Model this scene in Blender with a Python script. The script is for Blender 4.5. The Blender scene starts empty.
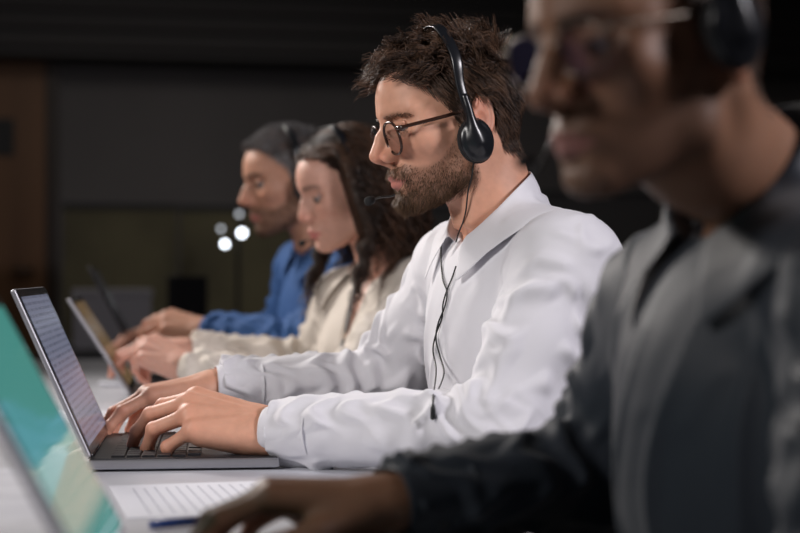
import bpy, math, random
import numpy as np
from mathutils import Vector, Matrix

# ---------------------------------------------------------------- camera, world, lights, exposure
SC = bpy.context.scene
COL = SC.collection
FPX = 1600.0
CAMZ = 0.985
A0 = math.radians(10.6)
FWD = np.array([math.sin(A0), math.cos(A0), 0.0])
RGT = np.array([math.cos(A0), -math.sin(A0), 0.0])
CAM = np.array([0.0, 0.0, CAMZ])
HORY = 273.0

def P(px, py, d):
    """point of the room seen at that place of the picture, d metres in front of the camera"""
    return CAM + d*FWD + (px-400.0)/FPX*d*RGT + np.array([0, 0, (HORY-py)/FPX*d])

cam_d = bpy.data.cameras.new('camera')
cam = bpy.data.objects.new('camera', cam_d)
COL.objects.link(cam)
cam.location = CAM
cam.rotation_euler = (math.radians(90.0), 0, -A0)
cam_d.sensor_width = 36.0
cam_d.lens = 72.0
cam_d.shift_y = (HORY-266.5)/800.0
cam_d.clip_start = 0.05
cam_d.dof.use_dof = True
cam_d.dof.focus_distance = 2.10
cam_d.dof.aperture_fstop = 3.0
SC.camera = cam

SC.view_settings.view_transform = 'Standard'
SC.view_settings.look = 'None'
SC.view_settings.exposure = 0.0
SC.view_settings.gamma = 1.0
SC.view_settings.use_curve_mapping = False

world = bpy.data.worlds.new('world')
SC.world = world
world.use_nodes = True
world.node_tree.nodes['Background'].inputs[0].default_value = (0.55, 0.6, 0.75, 1)
world.node_tree.nodes['Background'].inputs[1].default_value = 0.03

def area_light(name, loc, target, size, power, color, size_y=None, spread=None):
    l = bpy.data.lights.new(name, 'AREA')
    l.energy = power; l.color = color; l.size = size
    if size_y:
        l.shape = 'RECTANGLE'; l.size_y = size_y
    if spread: l.spread = math.radians(spread)
    o = bpy.data.objects.new(name, l)
    COL.objects.link(o)
    o.location = loc
    dirv = Vector(target) - Vector(loc)
    o.rotation_euler = dirv.to_track_quat('-Z', 'Y').to_euler()
    return o

KEY = area_light('key_light', (2.3, 0.15, 2.40), (0.5, 1.9, 1.05), 0.45, 23, (1.0, 0.95, 1.0), spread=115)
FRONT = area_light('front_light', (-1.4, 1.0, 1.9), (0.45, 2.1, 1.1), 0.6, 6, (1.0, 0.95, 0.92), spread=80)
RIM = area_light('row_light', (-0.9, 4.2, 2.3), (0.4, 2.6, 1.1), 0.5, 14, (1.0, 0.93, 0.88), spread=80)

BACK = area_light('back_fill_light', (0.3, 6.3, 2.68), (0.3, 6.3, 0), 2.5, 14, (1.0, 0.93, 0.86), size_y=1.5)  # unseen fill, added to lift the dark background

# ---------------------------------------------------------------- numpy helpers
rng = np.random.default_rng(7)
_perm = rng.permutation(256); _perm = np.concatenate([_perm, _perm, _perm]).astype(np.int32)
_grad = rng.normal(size=(256, 3)); _grad /= np.linalg.norm(_grad, axis=1)[:, None]

_g32 = _grad.astype(np.float32)
_pairx = _perm[:512]

def noise3(p):
    p = np.asarray(p, dtype=np.float32)
    fl = np.floor(p); i = fl.astype(np.int32) & 255; f = p-fl
    u = f*f*f*(f*(f*6-15)+10)
    x, y, z = f[:, 0], f[:, 1], f[:, 2]
    def corner_(dx, dy, dz):
        g = _g32[_perm[_perm[_perm[i[:, 0]+dx]+i[:, 1]+dy]+i[:, 2]+dz]]
        return g[:, 0]*(x-dx)+g[:, 1]*(y-dy)+g[:, 2]*(z-dz)
    def lx(dy, dz):
        a = corner_(0, dy, dz); return a+u[:, 0]*(corner_(1, dy, dz)-a)
    def ly(dz):
        a = lx(0, dz); return a+u[:, 1]*(lx(1, dz)-a)
    a = ly(0)
    return ((a+u[:, 2]*(ly(1)-a))*1.6).astype(np.float64)

def smin(a, b, k):
    if k <= 0: return np.minimum(a, b)
    h = np.maximum(k-np.abs(a-b), 0)/k
    return np.minimum(a, b) - h*h*k*0.25

def smax(a, b, k): return -smin(-a, -b, k)

def sstep(a, b, x):
    t = np.clip((x-a)/(b-a), 0, 1)
    return t*t*(3-2*t)

def unit(v):
    v = np.asarray(v, dtype=float); return v/np.linalg.norm(v)

def ell(p, c, r, R=None):
    q = p-np.asarray(c)
    if R is not None: q = q @ R          # columns of R: local axes
    r = np.asarray(r, dtype=float)
    k0 = np.linalg.norm(q/r, axis=1); k1 = np.linalg.norm(q/(r*r), axis=1)
    return k0*(k0-1)/np.maximum(k1, 1e-9)

def sph(p, c, r): return np.linalg.norm(p-np.asarray(c), axis=1)-r

def cone(p, a, b, r1, r2):
    """capsule whose radius runs from r1 to r2"""
    a = np.asarray(a, dtype=float); b = np.asarray(b, dtype=float)
    ab = b-a
    t = np.clip(((p-a) @ ab)/max(ab @ ab, 1e-12), 0, 1)
    return np.linalg.norm(p-a-t[:, None]*ab, axis=1) - (r1+(r2-r1)*t)

def chain(p, pts, rs, k=0.0):
    f = None
    for i in range(len(pts)-1):
        g = cone(p, pts[i], pts[i+1], rs[i], rs[i+1])
        f = g if f is None else smin(f, g, k)
    return f

def rbox(p, c, half, r, R=None):
    q = p-np.asarray(c)
    if R is not None: q = q @ R
    q = np.abs(q)-(np.asarray(half)-r)
    return np.linalg.norm(np.maximum(q, 0), axis=1)+np.minimum(q.max(axis=1), 0)-r

class Part:
    """an implicit shape with a bounding box: far from it only the box distance is returned"""
    def __init__(self, fn, lo, hi, M=None):
        self.fn = fn; self.lo = np.asarray(lo, float); self.hi = np.asarray(hi, float); self.M = M
        if M is not None:
            self.R = np.array(M)[:3, :3]; self.t = np.array(M)[:3, 3]
    def __call__(self, p):
        q = p if self.M is None else (p-self.t) @ self.R
        o = np.maximum(np.maximum(self.lo-q, q-self.hi), 0)
        d = np.linalg.norm(o, axis=1)
        near = d < 0.02
        out = d+0.015
        if near.any(): out[near] = self.fn(q[near])
        return out

def grow(f, lo, hi, h, levels=4, lip=1.5):
    """surface of the implicit function f by surface nets on an octree narrowed to the surface"""
    lo = np.asarray(lo, float); hi = np.asarray(hi, float)
    H = h*2**levels
    n = np.ceil((hi-lo)/H).astype(int)
    ii = np.stack(np.meshgrid(*[np.arange(k) for k in n], indexing='ij'), -1).reshape(-1, 3)
    size = H
    for L in range(levels+1):
        c = lo+(ii+0.5)*size
        v = np.concatenate([f(c[s:s+200000]) for s in range(0, len(c), 200000)]) if len(c) else np.zeros(0)
        keep = np.abs(v) < size*0.87*lip
        ii = ii[keep]
        if L < levels:
            off = np.array([[a, b, d] for a in (0, 1) for b in (0, 1) for d in (0, 1)])
            ii = (ii[:, None, :]*2+off[None]).reshape(-1, 3)
            size /= 2
    S = 1 << 20
    key = lambda a: (a[:, 0]*S+a[:, 1])*S+a[:, 2]
    corner = np.array([[a, b, d] for a in (0, 1) for b in (0, 1) for d in (0, 1)])
    allc = (ii[:, None, :]+corner[None]).reshape(-1, 3)
    uk, inv = np.unique(key(allc), return_inverse=True)
    inv = inv.reshape(-1)
    cc = np.stack([uk//(S*S), (uk//S) % S, uk % S], -1)
    pv = lo+cc*h
    val = np.concatenate([f(pv[s:s+200000]) for s in range(0, len(pv), 200000)])
    cv = val[inv].reshape(-1, 8)
    neg = cv < 0
    mix = neg.any(1) & ~neg.all(1)
    ii = ii[mix]; cv = cv[mix]
    edges = [(0, 1), (2, 3), (4, 5), (6, 7), (0, 2), (1, 3), (4, 6), (5, 7), (0, 4), (1, 5), (2, 6), (3, 7)]
    acc = np.zeros((len(ii), 3)); cnt = np.zeros(len(ii))
    for a, b in edges:
        va, vb = cv[:, a], cv[:, b]
        x = (va < 0) != (vb < 0)
        t = np.where(x, va/np.where(x, va-vb, 1), 0)
        pt = corner[a][None]+t[:, None]*(corner[b]-corner[a])[None]
        acc += pt*x[:, None]; cnt += x
    verts = lo+(ii+acc/cnt[:, None])*h
    ck = key(ii); order = np.argsort(ck); sk = ck[order]
    def find(cells):
        k = key(cells); pos = np.clip(np.searchsorted(sk, k), 0, len(sk)-1)
        ok = sk[pos] == k
        return order[pos], ok
    quads = []
    for ax in range(3):
        e = [0, 0, 0]; e[ax] = 1
        b = corner.tolist().index(e)
        x = (cv[:, 0] < 0) != (cv[:, b] < 0)
        cells = ii[x]; fl = cv[x, 0] < 0
        u, w = (ax+1) % 3, (ax+2) % 3
        du = np.zeros(3, int); du[u] = 1; dw = np.zeros(3, int); dw[w] = 1
        i0, o0 = find(cells); i1, o1 = find(cells-du); i2, o2 = find(cells-du-dw); i3, o3 = find(cells-dw)
        ok = o0 & o1 & o2 & o3
        q = np.stack([i0, i1, i2, i3], -1)
        q[~fl] = q[~fl][:, ::-1]
        quads.append(q[ok])
    quads = np.concatenate(quads)
    # settle the vertices on the surface
    tet = np.array([[1, 1, 1], [1, -1, -1], [-1, 1, -1], [-1, -1, 1]], float)
    e = h*0.35
    tv = [f(verts+t*e) for t in tet]
    g = sum(t[None]*v[:, None] for t, v in zip(tet, tv))/(4*e)
    fv = sum(tv)/4
    g2 = np.maximum((g*g).sum(1), 0.05)
    st = np.clip(fv/g2, -h, h)
    verts = verts-st[:, None]*g*0.9
    return verts, quads

def new_mesh(name, verts, faces, mat=None, parent=None, smooth=True, colors=None, attrs=None):
    me = bpy.data.meshes.new(name)
    verts = np.asarray(verts, dtype=np.float32)
    if isinstance(faces, np.ndarray):
        nf, k = faces.shape
        me.vertices.add(len(verts)); me.vertices.foreach_set('co', verts.ravel())
        me.loops.add(nf*k); me.loops.foreach_set('vertex_index', faces.astype(np.int32).ravel())
        me.polygons.add(nf)
        me.polygons.foreach_set('loop_start', np.arange(0, nf*k, k, dtype=np.int32))
        me.polygons.foreach_set('loop_total', np.full(nf, k, dtype=np.int32))
        me.update(calc_edges=True)
        me.validate()
    else:
        me.from_pydata([tuple(map(float, v)) for v in verts], [], [tuple(map(int, f)) for f in faces])
        me.update()
    if smooth: me.polygons.foreach_set('use_smooth', np.ones(len(me.polygons), dtype=bool))
    if colors is not None:
        ca = me.color_attributes.new('tint', 'FLOAT_COLOR', 'POINT')
        c4 = np.ones((len(verts), 4), dtype=np.float32); c4[:, :3] = colors
        ca.data.foreach_set('color', c4.ravel())
    for k_, a_ in (attrs or {}).items():
        at = me.attributes.new(k_, 'FLOAT', 'POINT'); at.data.foreach_set('value', np.asarray(a_, dtype=np.float32))
    o = bpy.data.objects.new(name, me)
    COL.objects.link(o)
    if mat: me.materials.append(mat)
    if parent:
        o.parent = parent
        o.matrix_parent_inverse = world_of(parent).inverted()
    return o

def world_of(o):
    m = Matrix.LocRotScale(o.location, o.rotation_euler, o.scale)
    if o.parent: m = world_of(o.parent) @ o.matrix_parent_inverse @ m
    return m

def tag(o, label=None, cat=None, group=None, kind=None):
    if label: o['label'] = label
    if cat: o['category'] = cat
    if group: o['group'] = group
    if kind: o['kind'] = kind
    return o

def empty(name, loc, label, cat, group=None):
    o = bpy.data.objects.new(name, None)
    COL.objects.link(o); o.location = loc; o.empty_display_size = 0.05
    return tag(o, label, cat, group)

class MB:
    """collects boxes, tubes and grids for one mesh"""
    def __init__(self): self.v = []; self.f = []
    def add(self, vs, fs):
        n = len(self.v); self.v.extend([tuple(map(float, v)) for v in vs]); self.f.extend([tuple(i+n for i in f) for f in fs]); return self
    def box(self, c, half, R=None):
        c = np.asarray(c, float); R = np.eye(3) if R is None else R
        vs = [c+R @ (np.array([sx, sy, sz])*np.asarray(half)) for sx in (-1, 1) for sy in (-1, 1) for sz in (-1, 1)]
        return self.add(vs, [(0, 1, 3, 2), (4, 6, 7, 5), (0, 4, 5, 1), (2, 3, 7, 6), (0, 2, 6, 4), (1, 5, 7, 3)])
    def tube(self, pts, r, n=8, closed=False, flat=1.0):
        pts = [np.asarray(p, float) for p in pts]; m = len(pts)
        rs = r if hasattr(r, '__len__') else [r]*m
        up = None; vs = []
        for i in range(m):
            if closed: t = unit(pts[(i+1) % m]-pts[i-1])
            else: t = unit(pts[min(i+1, m-1)]-pts[max(i-1, 0)])
            if up is None:
                up = np.cross(t, [0, 0, 1.0])
                if np.linalg.norm(up) < 1e-3: up = np.cross(t, [1.0, 0, 0])
            up = unit(up-t*(up @ t)); w = np.cross(t, up)
            for k in range(n):
                a = 2*math.pi*k/n
                vs.append(pts[i]+rs[i]*(math.cos(a)*up+math.sin(a)*w*flat))
        fs = []
        for i in range(m if closed else m-1):
            j = (i+1) % m
            for k in range(n):
                l = (k+1) % n
                fs.append((i*n+k, i*n+l, j*n+l, j*n+k))
        if not closed:
            fs.append(tuple(range(n))[::-1]); fs.append(tuple(range((m-1)*n, m*n)))
        return self.add(vs, fs)
    def grid(self, G):
        """G: rows x cols x 3"""
        G = np.asarray(G); a, b = G.shape[:2]
        return self.add(G.reshape(-1, 3), [(i*b+j, i*b+j+1, (i+1)*b+j+1, (i+1)*b+j) for i in range(a-1) for j in range(b-1)])
    def build(self, name, mat, parent=None, smooth=False, bevel=0, solid=0):
        o = new_mesh(name, self.v, self.f, mat, parent, smooth)
        if solid:
            m = o.modifiers.new('solid', 'SOLIDIFY'); m.thickness = solid; m.offset = 0
        if bevel:
            m = o.modifiers.new('bevel', 'BEVEL'); m.width = bevel; m.segments = 3; m.limit_method = 'ANGLE'
            for p in o.data.polygons: p.use_smooth = True
            wn = o.modifiers.new('wn', 'WEIGHTED_NORMAL')
        return o

def spline(pts, n):
    """Catmull-Rom through the points"""
    pts = [np.asarray(p, float) for p in pts]
    q = [2*pts[0]-pts[1]]+pts+[2*pts[-1]-pts[-2]]
    out = []
    for u in np.linspace(0, len(pts)-1-1e-9, n):
        i = int(u); t = u-i
        a, b, c, d = q[i:i+4]
        out.append(0.5*((2*b)+(-a+c)*t+(2*a-5*b+4*c-d)*t*t+(-a+3*b-3*c+d)*t**3))
    return out

# ---------------------------------------------------------------- materials
def mat(name, color=(0.5, 0.5, 0.5), rough=0.5, metal=0.0, spec=0.5, **kw):
    m = bpy.data.materials.new(name); m.use_nodes = True
    b = m.node_tree.nodes['Principled BSDF']
    b.inputs['Base Color'].default_value = (*color, 1); b.inputs['Roughness'].default_value = rough
    b.inputs['Metallic'].default_value = metal; b.inputs['Specular IOR Level'].default_value = spec
    for k, v in kw.items(): b.inputs[k.replace('_', ' ')].default_value = v
    return m

def nd(m, t, **kw):
    n = m.node_tree.nodes.new(t)
    for k, v in kw.items(): setattr(n, k, v)
    return n

def lk(m, a, b): m.node_tree.links.new(a, b)

def noise_bump(m, scale, strength, dist=0.001, stretch=None, detail=4):
    b = m.node_tree.nodes['Principled BSDF']
    tc = nd(m, 'ShaderNodeTexCoord'); mp = nd(m, 'ShaderNodeMapping')
    if stretch: mp.inputs['Scale'].default_value = stretch
    n = nd(m, 'ShaderNodeTexNoise'); n.inputs['Scale'].default_value = scale; n.inputs['Detail'].default_value = detail
    bp = nd(m, 'ShaderNodeBump'); bp.inputs['Strength'].default_value = strength; bp.inputs['Distance'].default_value = dist
    lk(m, tc.outputs['Object'], mp.inputs[0]); lk(m, mp.outputs[0], n.inputs['Vector'])
    lk(m, n.outputs[0], bp.inputs['Height']); lk(m, bp.outputs[0], b.inputs['Normal'])
    return n

def noise_color(m, scale, c1, c2, stretch=None, lo=0.35, hi=0.65):
    b = m.node_tree.nodes['Principled BSDF']
    tc = nd(m, 'ShaderNodeTexCoord'); mp = nd(m, 'ShaderNodeMapping')
    if stretch: mp.inputs['Scale'].default_value = stretch
    n = nd(m, 'ShaderNodeTexNoise'); n.inputs['Scale'].default_value = scale; n.inputs['Detail'].default_value = 5
    r = nd(m, 'ShaderNodeValToRGB')
    r.color_ramp.elements[0].position = lo; r.color_ramp.elements[0].color = (*c1, 1)
    r.color_ramp.elements[1].position = hi; r.color_ramp.elements[1].color = (*c2, 1)
    lk(m, tc.outputs['Object'], mp.inputs[0]); lk(m, mp.outputs[0], n.inputs['Vector'])
    lk(m, n.outputs[0], r.inputs[0]); lk(m, r.outputs[0], b.inputs['Base Color'])
    return r

def skin_mat(name, rough=0.52, sss=0.12, radius=(0.012, 0.005, 0.003), spec=0.4):
    m = mat(name, (0.5, 0.3, 0.2), rough, spec=spec)
    b = m.node_tree.nodes['Principled BSDF']
    a = nd(m, 'ShaderNodeAttribute', attribute_name='tint')
    n = nd(m, 'ShaderNodeTexNoise'); n.inputs['Scale'].default_value = 90; n.inputs['Detail'].default_value = 4
    tc = nd(m, 'ShaderNodeTexCoord'); lk(m, tc.outputs['Object'], n.inputs['Vector'])
    mr = nd(m, 'ShaderNodeMapRange'); mr.inputs[3].default_value = 0.86; mr.inputs[4].default_value = 1.12
    lk(m, n.outputs[0], mr.inputs[0])
    mx = nd(m, 'ShaderNodeVectorMath', operation='SCALE')
    lk(m, a.outputs['Color'], mx.inputs[0]); lk(m, mr.outputs[0], mx.inputs['Scale'])
    lk(m, mx.outputs[0], b.inputs['Base Color'])
    b.inputs['Subsurface Weight'].default_value = sss
    b.inputs['Subsurface Radius'].default_value = (1, 0.35, 0.2)
    b.inputs['Subsurface Scale'].default_value = 0.008
    n2 = nd(m, 'ShaderNodeTexNoise'); n2.inputs['Scale'].default_value = 700; n2.inputs['Detail'].default_value = 2
    lk(m, tc.outputs['Object'], n2.inputs['Vector'])
    bp = nd(m, 'ShaderNodeBump'); bp.inputs['Strength'].default_value = 0.25; bp.inputs['Distance'].default_value = 0.0006
    lk(m, n2.outputs[0], bp.inputs['Height']); lk(m, bp.outputs[0], b.inputs['Normal'])
    return m

def hair_mat(name, c1, c2, rough=0.45):
    m = mat(name, c1, rough, spec=0.35)
    b = m.node_tree.nodes['Principled BSDF']
    a = nd(m, 'ShaderNodeAttribute', attribute_name='vary')
    r = nd(m, 'ShaderNodeValToRGB')
    r.color_ramp.elements[0].color = (*c1, 1); r.color_ramp.elements[1].color = (*c2, 1)
    lk(m, a.outputs['Fac'], r.inputs[0]); lk(m, r.outputs[0], b.inputs['Base Color'])
    return m

def cloth_bump(m):
    b = m.node_tree.nodes['Principled BSDF']
    tc = nd(m, 'ShaderNodeTexCoord')
    n = nd(m, 'ShaderNodeTexNoise'); n.noise_type = 'RIDGED_MULTIFRACTAL'
    n.inputs['Scale'].default_value = 13; n.inputs['Detail'].default_value = 2.5; n.inputs['Distortion'].default_value = 0.8
    n2 = nd(m, 'ShaderNodeTexNoise'); n2.inputs['Scale'].default_value = 900; n2.inputs['Detail'].default_value = 1
    bp = nd(m, 'ShaderNodeBump'); bp.inputs['Strength'].default_value = 0.4; bp.inputs['Distance'].default_value = 0.010
    bp2 = nd(m, 'ShaderNodeBump'); bp2.inputs['Strength'].default_value = 0.12; bp2.inputs['Distance'].default_value = 0.0004
    lk(m, tc.outputs['Object'], n.inputs['Vector']); lk(m, tc.outputs['Object'], n2.inputs['Vector'])
    lk(m, n.outputs[0], bp.inputs['Height']); lk(m, n2.outputs[0], bp2.inputs['Height'])
    lk(m, bp.outputs[0], bp2.inputs['Normal']); lk(m, bp2.outputs[0], b.inputs['Normal'])

M = {}
M['skin'] = skin_mat('skin')
M['white_shirt'] = mat('white_cotton', (0.74, 0.735, 0.78), 0.75, spec=0.2, Sheen_Weight=0.1)
cloth_bump(M['white_shirt'])
M['cream_shirt'] = mat('cream_blouse', (0.68, 0.62, 0.55), 0.75, spec=0.2)
cloth_bump(M['cream_shirt'])
M['dark_shirt'] = mat('charcoal_cotton', (0.016, 0.022, 0.033), 0.58, spec=0.35, Sheen_Weight=0.15)
cloth_bump(M['dark_shirt'])
M['blue_shirt'] = mat('blue_cotton', (0.045, 0.115, 0.30), 0.75, spec=0.2)
cloth_bump(M['blue_shirt'])
M['shoe'] = mat('black_shoe', (0.012, 0.011, 0.011), 0.35)
M['trousers'] = mat('dark_trousers', (0.02, 0.022, 0.03), 0.85)
M['brown_hair'] = hair_mat('dark_brown_hair', (0.022, 0.012, 0.008), (0.18, 0.10, 0.062))
M['dark_hair'] = hair_mat('near_black_curls', (0.012, 0.007, 0.005), (0.11, 0.052, 0.028))
M['grey_hair'] = hair_mat('grey_hair', (0.08, 0.072, 0.068), (0.42, 0.41, 0.42))
M['beard'] = hair_mat('beard_hair', (0.045, 0.025, 0.014), (0.19, 0.105, 0.055))
M['plastic'] = mat('black_plastic', (0.010, 0.011, 0.014), 0.28)
M['foam'] = mat('black_foam', (0.012, 0.012, 0.013), 0.9)
M['cable'] = mat('black_cable', (0.008, 0.009, 0.010), 0.4)
M['frame_brown'] = mat('tortoise_frame', (0.035, 0.015, 0.010), 0.22)
M['frame_metal'] = mat('dull_wire', (0.22, 0.19, 0.16), 0.3, metal=1.0)
M['eye_white'] = mat('eye_white', (0.24, 0.20, 0.19), 0.3)
M['iris'] = mat('dark_iris', (0.03, 0.016, 0.01), 0.12)
M['button'] = mat('pearl_button', (0.75, 0.74, 0.75), 0.25)
M['dark_button'] = mat('dark_button', (0.02, 0.02, 0.022), 0.3)

def lens_mat(name, tint=(1, 1, 1)):
    m = bpy.data.materials.new(name); m.use_nodes = True
    nt = m.node_tree; nt.nodes.clear()
    out = nt.nodes.new('ShaderNodeOutputMaterial'); mix = nt.nodes.new('ShaderNodeMixShader')
    tr = nt.nodes.new('ShaderNodeBsdfTransparent'); gl = nt.nodes.new('ShaderNodeBsdfGlossy')
    gl.inputs['Roughness'].default_value = 0.02; gl.inputs['Color'].default_value = (*tint, 1)
    fr = nt.nodes.new('ShaderNodeFresnel'); fr.inputs['IOR'].default_value = 1.6
    nt.links.new(fr.outputs[0], mix.inputs[0]); nt.links.new(tr.outputs[0], mix.inputs[1]); nt.links.new(gl.outputs[0], mix.inputs[2])
    nt.links.new(mix.outputs[0], out.inputs[0])
    return m
M['lens'] = lens_mat('clear_lens')
M['coated_lens'] = lens_mat('blue_coated_lens', (0.42, 0.40, 0.75))
# ---------------------------------------------------------------- heads (local frame: x forward, y to the left ear, z up, origin between the ears)
def make_head_fn(o):
    g = o.get
    jw = g('jaw_w', 1.0); chin = g('chin', 0.0); nose = g('nose', 1.0); lipk = g('lips', 1.0); lid = g('lid', 0.0)
    cheek = g('cheek', 1.0); nw = g('nose_w', 1.0); brow = g('brow', 1.0)
    def f(p):
        q = p.copy(); q[:, 1] = np.abs(q[:, 1])
        d = ell(q, (0.000, 0, 0.038), (0.093, 0.074, 0.086))
        d = smin(d, ell(q, (0.034, 0, 0.046), (0.067, 0.060, 0.060)), 0.02)
        d = smin(d, ell(q, (0.040, 0, -0.012), (0.052, 0.060*cheek, 0.070)), 0.02)
        # jaw
        d = smin(d, cone(q, (0.004, 0.052*jw, -0.020), (0.016, 0.049*jw, -0.055), 0.016, 0.013), 0.02)
        d = smin(d, cone(q, (0.016, 0.047*jw, -0.056), (0.076, 0.014*jw, -0.083+chin), 0.014, 0.013), 0.022)
        d = smin(d, ell(q, (0.055, 0, -0.055), (0.040, 0.036*jw, 0.034)), 0.022)
        d = smin(d, ell(q, (0.087, 0, -0.082+chin), (0.0155, 0.018*jw, 0.0135)), 0.015)
        # cheekbones, brow
        d = smin(d, ell(q, (0.062, 0.043*cheek, -0.008), (0.022, 0.020, 0.016)), 0.02)
        d = smin(d, cone(q, (0.0915, 0.006, 0.034), (0.072, 0.046, 0.036), 0.010*brow, 0.009*brow), 0.012)
        d = smin(d, cone(q, (0.058, 0.054, 0.030), (0.070, 0.052, 0.002), 0.008, 0.008), 0.012)
        # eye sockets
        d = smax(d, -ell(q, (0.098, 0.032, 0.014), (0.017, 0.019, 0.0125)), 0.013)
        d = smax(d, -ell(q, (0.104, 0.014, 0.016), (0.012, 0.006, 0.012)), 0.010)
        # mouth mass
        d = smin(d, ell(q, (0.081, 0, -0.050), (0.026, 0.027, 0.020)), 0.012)
        # nose
        b0 = np.array([0.0905, 0, 0.026]); t0 = np.array([0.1165*nose+0.0005, 0, -0.0155])
        m0 = b0*0.5+t0*0.5+np.array([0.0022, 0, 0.001])
        nf = smin(cone(q, b0, m0, 0.0070*nw, 0.0075*nw), cone(q, m0, t0, 0.0075*nw, 0.0095*nw), 0.004)
        nf = smin(nf, cone(q, (0.088, 0.008, 0.012), (0.100, 0.010*nw, -0.016), 0.006, 0.008), 0.010)
        nf = smin(nf, ell(q, (0.1055, 0.0125*nw, -0.0205), (0.0115, 0.0062*nw, 0.0082)), 0.005)
        nf = smin(nf, cone(q, (0.116, 0, -0.022), (0.105, 0, -0.029), 0.0052, 0.005), 0.005)
        nf = smax(nf, -ell(q, (0.110, 0.0075*nw, -0.0295), (0.0068, 0.0036*nw, 0.0052)), 0.0022)
        d = smin(d, nf, 0.0085)
        # eyelids around the eyeball
        ec = np.array([0.0790, 0.0315, 0.0130])
        v = q-ec
        ball = np.linalg.norm(v, axis=1)-0.0136
        ang_up = v[:, 2]-(0.30-lid)*v[:, 0]*0.9
        ang_dn = -v[:, 2]-0.24*v[:, 0]
        slit = np.maximum(np.maximum(ang_up, ang_dn), np.abs(v[:, 1])-0.0125)
        slit = np.maximum(slit, -(v[:, 0]-0.002))
        ball = smax(ball, -slit, 0.0016)
        d = smin(d, ball, 0.0035)
        d = smax(d, -(np.linalg.norm(v, axis=1)-0.0124), 0.0006)
        d = smin(d, cone(q, ec+[0.0125, -0.009, 0.0095-lid*0.008], ec+[0.008, 0.012, 0.0075-lid*0.006], 0.0022, 0.0022), 0.004)
        # lips
        d = smin(d, cone(q, (0.1035, 0.0035, -0.0485), (0.0925, 0.0225, -0.0545), 0.0052*lipk, 0.0018), 0.0045)
        d = smin(d, cone(q, (0.1020, 0.000, -0.0600), (0.0920, 0.0205, -0.0560), 0.0060*lipk, 0.0020), 0.0045)
        mz = chain(q, [(0.1105, 0, -0.0545), (0.1020, 0.014, -0.0548), (0.0930, 0.0255, -0.0560)], [0.0016, 0.0014, 0.0012])
        d = smax(d, -mz, 0.0022)
        d = smax(d, -cone(q, (0.1135, 0, -0.036), (0.1125, 0, -0.043), 0.0022, 0.003), 0.004)
        d = smax(d, -ell(q, (0.1065, 0, -0.0705), (0.006, 0.012, 0.0040)), 0.009)
        # ear
        if g('ear', True):
            a = math.radians(24)
            R = np.array([[math.cos(a), math.sin(a), 0], [-math.sin(a), math.cos(a), 0], [0, 0, 1]]).T
            R = R @ np.array([[math.cos(.15), 0, -math.sin(.15)], [0, 1, 0], [math.sin(.15), 0, math.cos(.15)]])
            e = q-np.array([-0.010, 0.0770, 0.002]); e = e @ R
            el = ell(e, (0, 0, 0.004), (0.0175, 0.0042, 0.0285))
            th = np.linspace(-2.0, 2.75, 12)
            pts = [(-0.0165*math.sin(t+1.57)*1.0 if False else -0.0160*math.cos(t-0.9), 0.003, 0.005+0.0275*math.sin(t-0.9+0.9)) for t in th]
            pts = [(-0.0155*math.cos(t), 0.0030, 0.006+0.0265*math.sin(t)) for t in np.linspace(-0.9, 2.7, 10)]
            el = smin(el, chain(e, pts, [0.0030]*10), 0.004)
            el = smin(el, ell(e, (0.004, 0.001, -0.024), (0.009, 0.0045, 0.010)), 0.006)
            el = smax(el, -ell(e, (0.004, 0.006, -0.003), (0.009, 0.006, 0.012)), 0.003)
            el = smin(el, ell(e, (0.013, 0.001, -0.002), (0.004, 0.004, 0.006)), 0.004)
            d = smin(d, el, 0.007)
        # nape and throat
        d = smin(d, cone(q, (-0.018, 0, -0.010), (-0.030, 0, -0.075), 0.052, 0.050), 0.03)
        return d
    return f

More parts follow.
